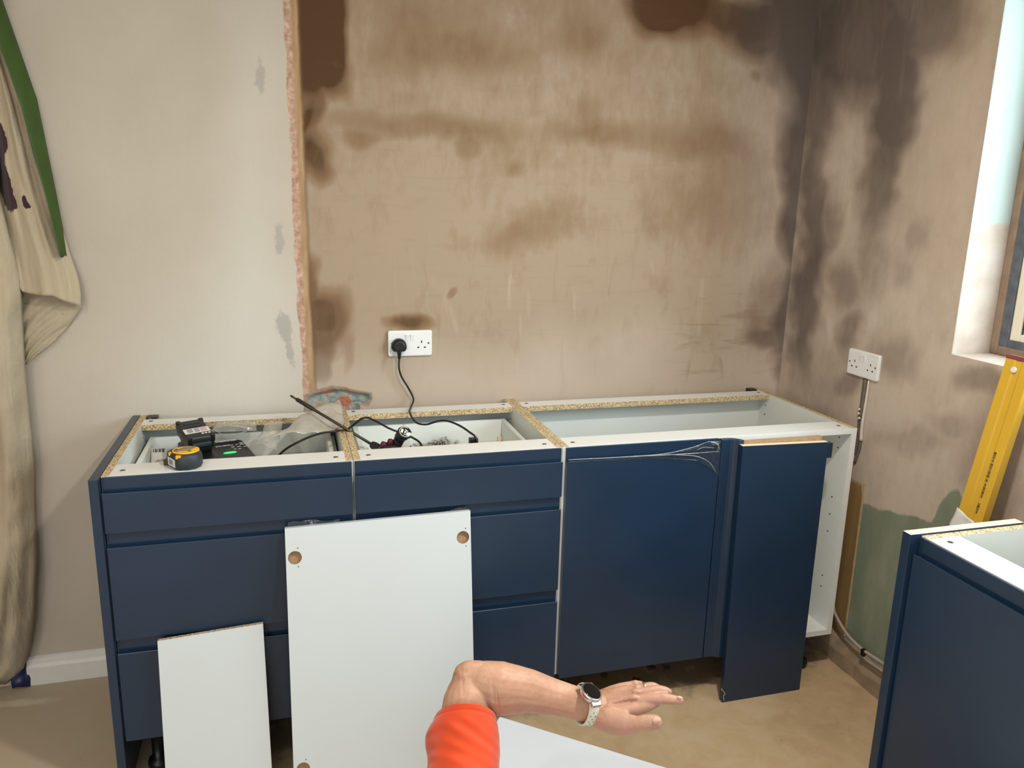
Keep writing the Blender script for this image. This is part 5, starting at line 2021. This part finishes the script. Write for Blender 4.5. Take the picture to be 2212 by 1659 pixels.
# upper arm and forearm
limb(mb, [(984, 1900, 1.315, 68), (990, 1800, 1.375, 62), (1000, 1660, 1.452, 58), (1005, 1580, 1.480, 57), (1013, 1516, 1.496, 56), (1015, 1486, 1.506, 48), (1016, 1468, 1.510, 40)], 0.82)
limb(mb, [(1014, 1464, 1.510, 36), (1036, 1472, 1.508, 46), (1076, 1486, 1.502, 57), (1110, 1489, 1.50, 52), (1144, 1493, 1.50, 46), (1198, 1506, 1.50, 38), (1252, 1521, 1.50, 34.5), (1290, 1529, 1.50, 32)], 0.80)
limb(mb, [(1000, 1452, 1.506, 19), (1012, 1447, 1.506, 20), (1036, 1447, 1.506, 20)], 0.9)
limb(mb, [(1003, 1462, 1.497, 17), (1006, 1490, 1.492, 15)], 0.8)
# palm, one ridge per finger
limb(mb, [(1288, 1538, 1.500, 24), (1335, 1530, 1.492, 22), (1371, 1519, 1.486, 17)], 0.62)
limb(mb, [(1288, 1526, 1.505, 26), (1335, 1514, 1.497, 20), (1374, 1502, 1.490, 15)], 0.66)
limb(mb, [(1288, 1520, 1.512, 23), (1335, 1502, 1.506, 18), (1377, 1490, 1.502, 13)], 0.70)
limb(mb, [(1288, 1518, 1.520, 22), (1335, 1493, 1.518, 16), (1372, 1479, 1.518, 10)], 0.80)
# web and ball of the thumb
limb(mb, [(1320, 1541, 1.488, 20), (1345, 1538, 1.480, 16), (1367, 1535, 1.476, 14), (1391, 1528, 1.476, 13), (1416, 1518.5, 1.478, 11), (1430, 1512, 1.480, 9)], 0.6)
limb(mb, [(1300, 1540, 1.490, 22), (1325, 1545, 1.474, 21), (1350, 1546, 1.466, 13)], 0.6)
limb(mb, [(1280, 1544, 1.498, 22), (1312, 1556, 1.474, 27), (1345, 1564, 1.456, 26), (1370, 1565, 1.444, 20.5)], 0.72)
limb(mb, [(1362, 1566, 1.446, 19), (1380, 1564, 1.438, 17.3), (1395, 1562, 1.433, 17.8), (1410, 1560.5, 1.430, 17), (1417, 1560, 1.429, 15.5)], 0.74)
# fingers: index, middle, ring, little
limb(mb, [(1371, 1517, 1.486, 15), (1402, 1511, 1.481, 12.8), (1430, 1509, 1.478, 12.6), (1452, 1511, 1.479, 10.8), (1468, 1513.5, 1.482, 9.0)], 0.88)
limb(mb, [(1373, 1501, 1.491, 14), (1402, 1494, 1.489, 11.6), (1423, 1491, 1.489, 11), (1437, 1493, 1.494, 9.6), (1444, 1495, 1.498, 8.4)], 0.9)
limb(mb, [(1376, 1490, 1.503, 12), (1394, 1485, 1.503, 10.2), (1410, 1484, 1.506, 10.2), (1424, 1489, 1.520, 8.6), (1434, 1496, 1.530, 7.6)], 0.92)
limb(mb, [(1371, 1479, 1.518, 9.5), (1386, 1481, 1.534, 8.8), (1397, 1491, 1.552, 8.4), (1404, 1502, 1.560, 7.6)], 0.95)
# knuckles and tendons
for a in ((1368, 1508, 1.479, 7), (1371, 1494, 1.483, 6), (1375, 1484, 1.495, 5), (1371, 1474, 1.515, 5), (1429, 1503, 1.474, 4.5), (1418, 1487, 1.485, 4)):
    limb(mb, [a, (a[0]+4, a[1], a[2], a[3])], 0.9, 3, 12)
for a, b in (((1300, 1524, 1.490, 4), (1366, 1506, 1.479, 4.5)), ((1300, 1516, 1.493, 4), (1368, 1494, 1.484, 4.2)), ((1304, 1510, 1.500, 3.5), (1371, 1485, 1.497, 3.8))):
    limb(mb, [a, ((a[0]+b[0])/2, (a[1]+b[1])/2, (a[2]+b[2])/2-0.0005, 3.6), b], 0.8, 4, 10)
raw = mb.build('arm_raw', M['skin'])
rm = raw.modifiers.new('union', 'REMESH')
rm.mode = 'VOXEL'
rm.voxel_size = 0.0017
sm_ = raw.modifiers.new('relax', 'SMOOTH')
sm_.factor = 0.5
sm_.iterations = 7
dg = bpy.context.evaluated_depsgraph_get()
me = bpy.data.meshes.new_from_object(raw.evaluated_get(dg))
bpy.data.objects.remove(raw)
me.name = 'body'
# creases and hollows pressed into the skin facing the room: (u, v, ru, rv, rotation, depth in mm)
nv_ = len(me.vertices)
co_ = np.empty(nv_*3)
me.vertices.foreach_get('co', co_)
co_ = co_.reshape(-1, 3)
no_ = np.array([tuple(q.normal) for q in me.vertices])
bu, bv = project(co_)
fac = np.clip(-(no_ @ _fw), 0, 1)
sel = fac > 0.05
dz = np.zeros(nv_)
for (a, b, ra, rb, rot, mm) in [
    (1424.5, 1508, 1.3, 8, 12, 0.7), (1428.5, 1508.5, 1.2, 8, 12, 0.7), (1420.5, 1508, 1.2, 7, 12, 0.5), (1452, 1508, 1.1, 6, 10, 0.45), (1395.0, 1562, 1.3, 13, 4, 1.0), (1391, 1562, 1.2, 12, 4, 0.7), (1399.5, 1562, 1.2, 11, 4, 0.6),
    (1413, 1487, 1.1, 5, 20, 0.5), (1346, 1511, 1.4, 6, 4, 0.7), (1373, 1515, 8, 5, 10, 1.3), (1383, 1500, 6, 3, -10, 1.0), (1330, 1538, 12, 9, 0, 1.0), (1300, 1540, 4, 12, -30, 0.8),
    (1076, 1520, 2.0, 26, -6, 1.6), (1066, 1500, 5, 30, -8, 1.0), (999, 1480, 4, 18, 0, 1.6), (1014, 1462, 5, 8, 0, 1.0), (1010, 1448, 7, 6, 0, -0.6), (1002, 1456, 3, 10, 0, -0.8), (1110, 1500, 40, 6, 8, -0.8), (1160, 1512, 50, 7, 12, 0.6),
]:
    dz -= blob(bu, bv, a, b, ra, rb, rot, 0.6)*mm*0.001
nz_ = np.array([mnoise.noise(Vector(c)*45) + 0.5*mnoise.noise(Vector(c)*110) for c in co_])
co_ = co_ + no_*((dz*np.where(sel, fac, 0))+nz_*0.00035)[:, None]
me.vertices.foreach_set('co', co_.ravel())
for p in me.polygons:
    p.use_smooth = True
me.materials.clear()
me.materials.append(M['skin'])
me.transform(Matrix.Translation(-person.location))
me.update()
body = bpy.data.objects.new('body', me)
COL.objects.link(body)
body.parent = person
put_attr(body, 'ruddy', np.clip(np.clip((bu-1290)/60, 0, 1)*0.55 + blob(bu, bv, 1325, 1572, 40, 24, 0, .6)*0.9 + blob(bu, bv, 1412, 1560, 18, 16, 0, .6)*0.6 + blob(bu, bv, 1160, 1525, 110, 22, 10, .7)*0.5, 0, 1))


def nail(u, v, d, ru, rv, rot):
    c = dep(u, v, d)
    k = d/FPX
    cr, sr = math.cos(math.radians(rot)), math.sin(math.radians(rot))
    rows = []
    for s, lift in ((1.0, 0.0), (0.8, 0.0006), (0.4, 0.0010), (0.05, 0.0011)):
        rows.append([c+_R*(s*k*(ru*math.cos(t)*cr-rv*math.sin(t)*sr))-_U*(s*k*(ru*math.cos(t)*sr+rv*math.sin(t)*cr))-_fw*(lift-0.0016*s*s*abs(math.sin(t))) for t in np.linspace(0, 2*PI, 20, endpoint=False)])
    mb = MB()
    mb.rings(rows, 0, True)
    return mb.build('finger_nail', M['nail'], person)


# sleeve
SN = []
secs = [(1006, 1550, 1.490, 66), (1005, 1560, 1.487, 69), (1003, 1575, 1.481, 74), (1000, 1592, 1.474, 78), (999, 1612, 1.465, 79), (1000, 1635, 1.455, 79.5), (1000, 1660, 1.443, 80), (999, 1700, 1.42, 83), (996, 1750, 1.39, 90), (990, 1810, 1.35, 96), (982, 1900, 1.29, 112), (972, 2000, 1.21, 126)]
fine_s = []
for i in range(len(secs)-1):
    for k in range(6):
        t = k/6
        fine_s.append(tuple(a*(1-t)+b*t for a, b in zip(secs[i], secs[i+1])))
fine_s.append(secs[-1])
near = -ray(1006, 1550)*0.056 + _U*0.028
rgs = []
NS = 64


def sleeve_ring(s, scale, idx):
    u, v, d, hw = s
    c = dep(u, v, d)
    out_ = []
    for q in range(NS):
        a = 2*PI*q/NS
        rad_ = scale*(1+0.0)
        p = c + _R*(hw*d/FPX*math.cos(a)*rad_) + near*(math.sin(a)*rad_*(0.95 if math.sin(a) > 0 else 0.95))
        # folds running round the arm, deeper towards the shoulder
        w = min(1, idx/20)
        px, py = project(p[None])
        f = 0.0065*w*mnoise.noise(Vector((math.cos(a)*0.9, math.sin(a)*0.9+v*0.006, v*0.013+math.cos(a)*0.9)))
        f += 0.0065*w*max(0, math.sin(a))*mnoise.noise(Vector((math.cos(a)*1.1+5, v*0.045-math.cos(a)*1.6, math.sin(a)*0.7)))
        nrm_ = p-c
        nrm_ = nrm_/np.linalg.norm(nrm_)
        out_.append(p+nrm_*f)
    return out_


for i, s in enumerate(fine_s):
    sc_ = 1.0
    if i in (7, 8):
        sc_ = 0.982
    rgs.append(sleeve_ring(s, sc_, i))
inner = [sleeve_ring(fine_s[i], 0.955, 0) for i in (6, 3, 0)]
mb = MB()
mb.rings(inner+rgs, 0, False)
slv = mb.build('sleeve', M['orange'], person)
sb = slv.modifiers.new('smooth', 'SUBSURF')
sb.levels = 1
sb.render_levels = 1

# wristwatch worn on the wrist
C = dep(1265, 1521, 1.500)
e1 = -_U*0.985 - _R*0.17
e1 /= np.linalg.norm(e1)
e2 = -_fw*0.93 + _R*0.37
e2 = e2 - e1*(e2 @ e1)
e2 /= np.linalg.norm(e2)
axw = np.cross(e2, e1)
axw /= np.linalg.norm(axw)
if axw @ _R < 0:
    axw = -axw
ww = thing('wristwatch', 'silver round watch with black screen and pale perforated strap on the wrist', 'watch', C)
ra, rb = 0.0365, 0.0325


def wp(th, w, lift=0.0):
    return C + e1*((ra+lift)*math.cos(th)) + e2*((rb+lift)*math.sin(th)) + axw*w


mb = MB()
rows = []
for lift in (0.0, 0.0022):
    pass
ths = np.linspace(-2.0*PI+0.0, 0.0, 72, endpoint=False)
for th in ths:
    x = th % (2*PI)
    hwid = 0.0100
    rows.append([wp(th, -hwid, 0.0), wp(th, hwid, 0.0), wp(th, hwid, 0.0020), wp(th, hwid*0.8, 0.0026), wp(th, -hwid*0.8, 0.0026), wp(th, -hwid, 0.0020)])
rows.append(rows[0])
mb.rings(rows, 0, False, True, True)
mb.build('strap', M['strap'], ww)
mb = MB()
for i, th in enumerate(np.radians([88, 78, 68, 58, 48, 38, 28, 18])):
    for w in ((-0.0050, 0.0050) if i % 2 else (0.0,)):
        c = wp(th, w, 0.0021)
        o_ = wp(th, w, 0.0030)
        mb.lathe(c, o_, [(0, 0.0011), (1, 0.0011)], 10)
mb.build('strap_holes', M['strapdot'], ww)
thc = math.radians(146)
rh = ray(1278, 1494)
rh /= np.linalg.norm(rh)
up_ = _R*0.54 + _U*0.84
up_ = up_ - rh*(up_ @ rh)
up_ /= np.linalg.norm(up_)
nw = -rh*0.58 + up_*0.815
cc = dep(1277.5, 1494.5, 1.470)
mb = MB()
mb.lathe(cc-nw*0.010, cc+nw*0.0022, [(0, 0.0175), (0.2, 0.0205), (0.75, 0.0215), (0.95, 0.0213), (1.0, 0.0200), (1.0, 0.0182)], 48, cap=True)
mb.build('case', M['chrome'], ww)
mb = MB()
mb.lathe(cc+nw*0.0020, cc+nw*0.0030, [(0, 0.0182), (1, 0.0175)], 40)
mb.build('screen', M['screen'], ww)
lg = e1 - nw*(e1 @ nw)
lg /= np.linalg.norm(lg)
pp_ = np.cross(nw, lg)
for s in (1, -1):
    mb = MB()
    pts = []
    for dn_ in (-0.0075, -0.0015):
        pts.append([cc+lg*(s*a)+pp_*b+nw*(dn_-(a-0.015)*0.5) for a, b in ((0.015, -0.0125), (0.015, 0.0125), (0.0262, 0.0115), (0.0262, -0.0115))])
    mb.rings(pts, smooth=False)
    mb.build('lug', M['chrome'], ww, bevel=0.0012)

# ring on the ring finger
rc = dep(1392, 1485.5, 1.503)
rax = dep(1408, 1484.2, 1.506)-dep(1378, 1489.5, 1.503)
rax /= np.linalg.norm(rax)
mb = MB()
r1 = Vector([float(x) for x in rax]).orthogonal().normalized()
r2 = Vector([float(x) for x in rax]).cross(r1)
rows = []
for k in range(40):
    a = 2*PI*k/40
    dr = r1*math.cos(a)+r2*math.sin(a)
    cN = Vector([float(x) for x in rc])
    rows.append([cN+dr*(0.0102+h)+Vector([float(x) for x in rax])*w for h, w in ((0, -0.0022), (0.0009, -0.0018), (0.0013, 0), (0.0009, 0.0018), (0, 0.0022))])
rows.append(rows[0])
mb.rings(rows, 0, False, True, True)
solo(mb, 'finger_ring', M['gold'], 'gold band ring worn on the ring finger', 'ring', rc)
nail(1469, 1507.5, 1.4730, 6.5, 3.4, 18)
nail(1417, 1557, 1.4165, 7.5, 8.5, 0)
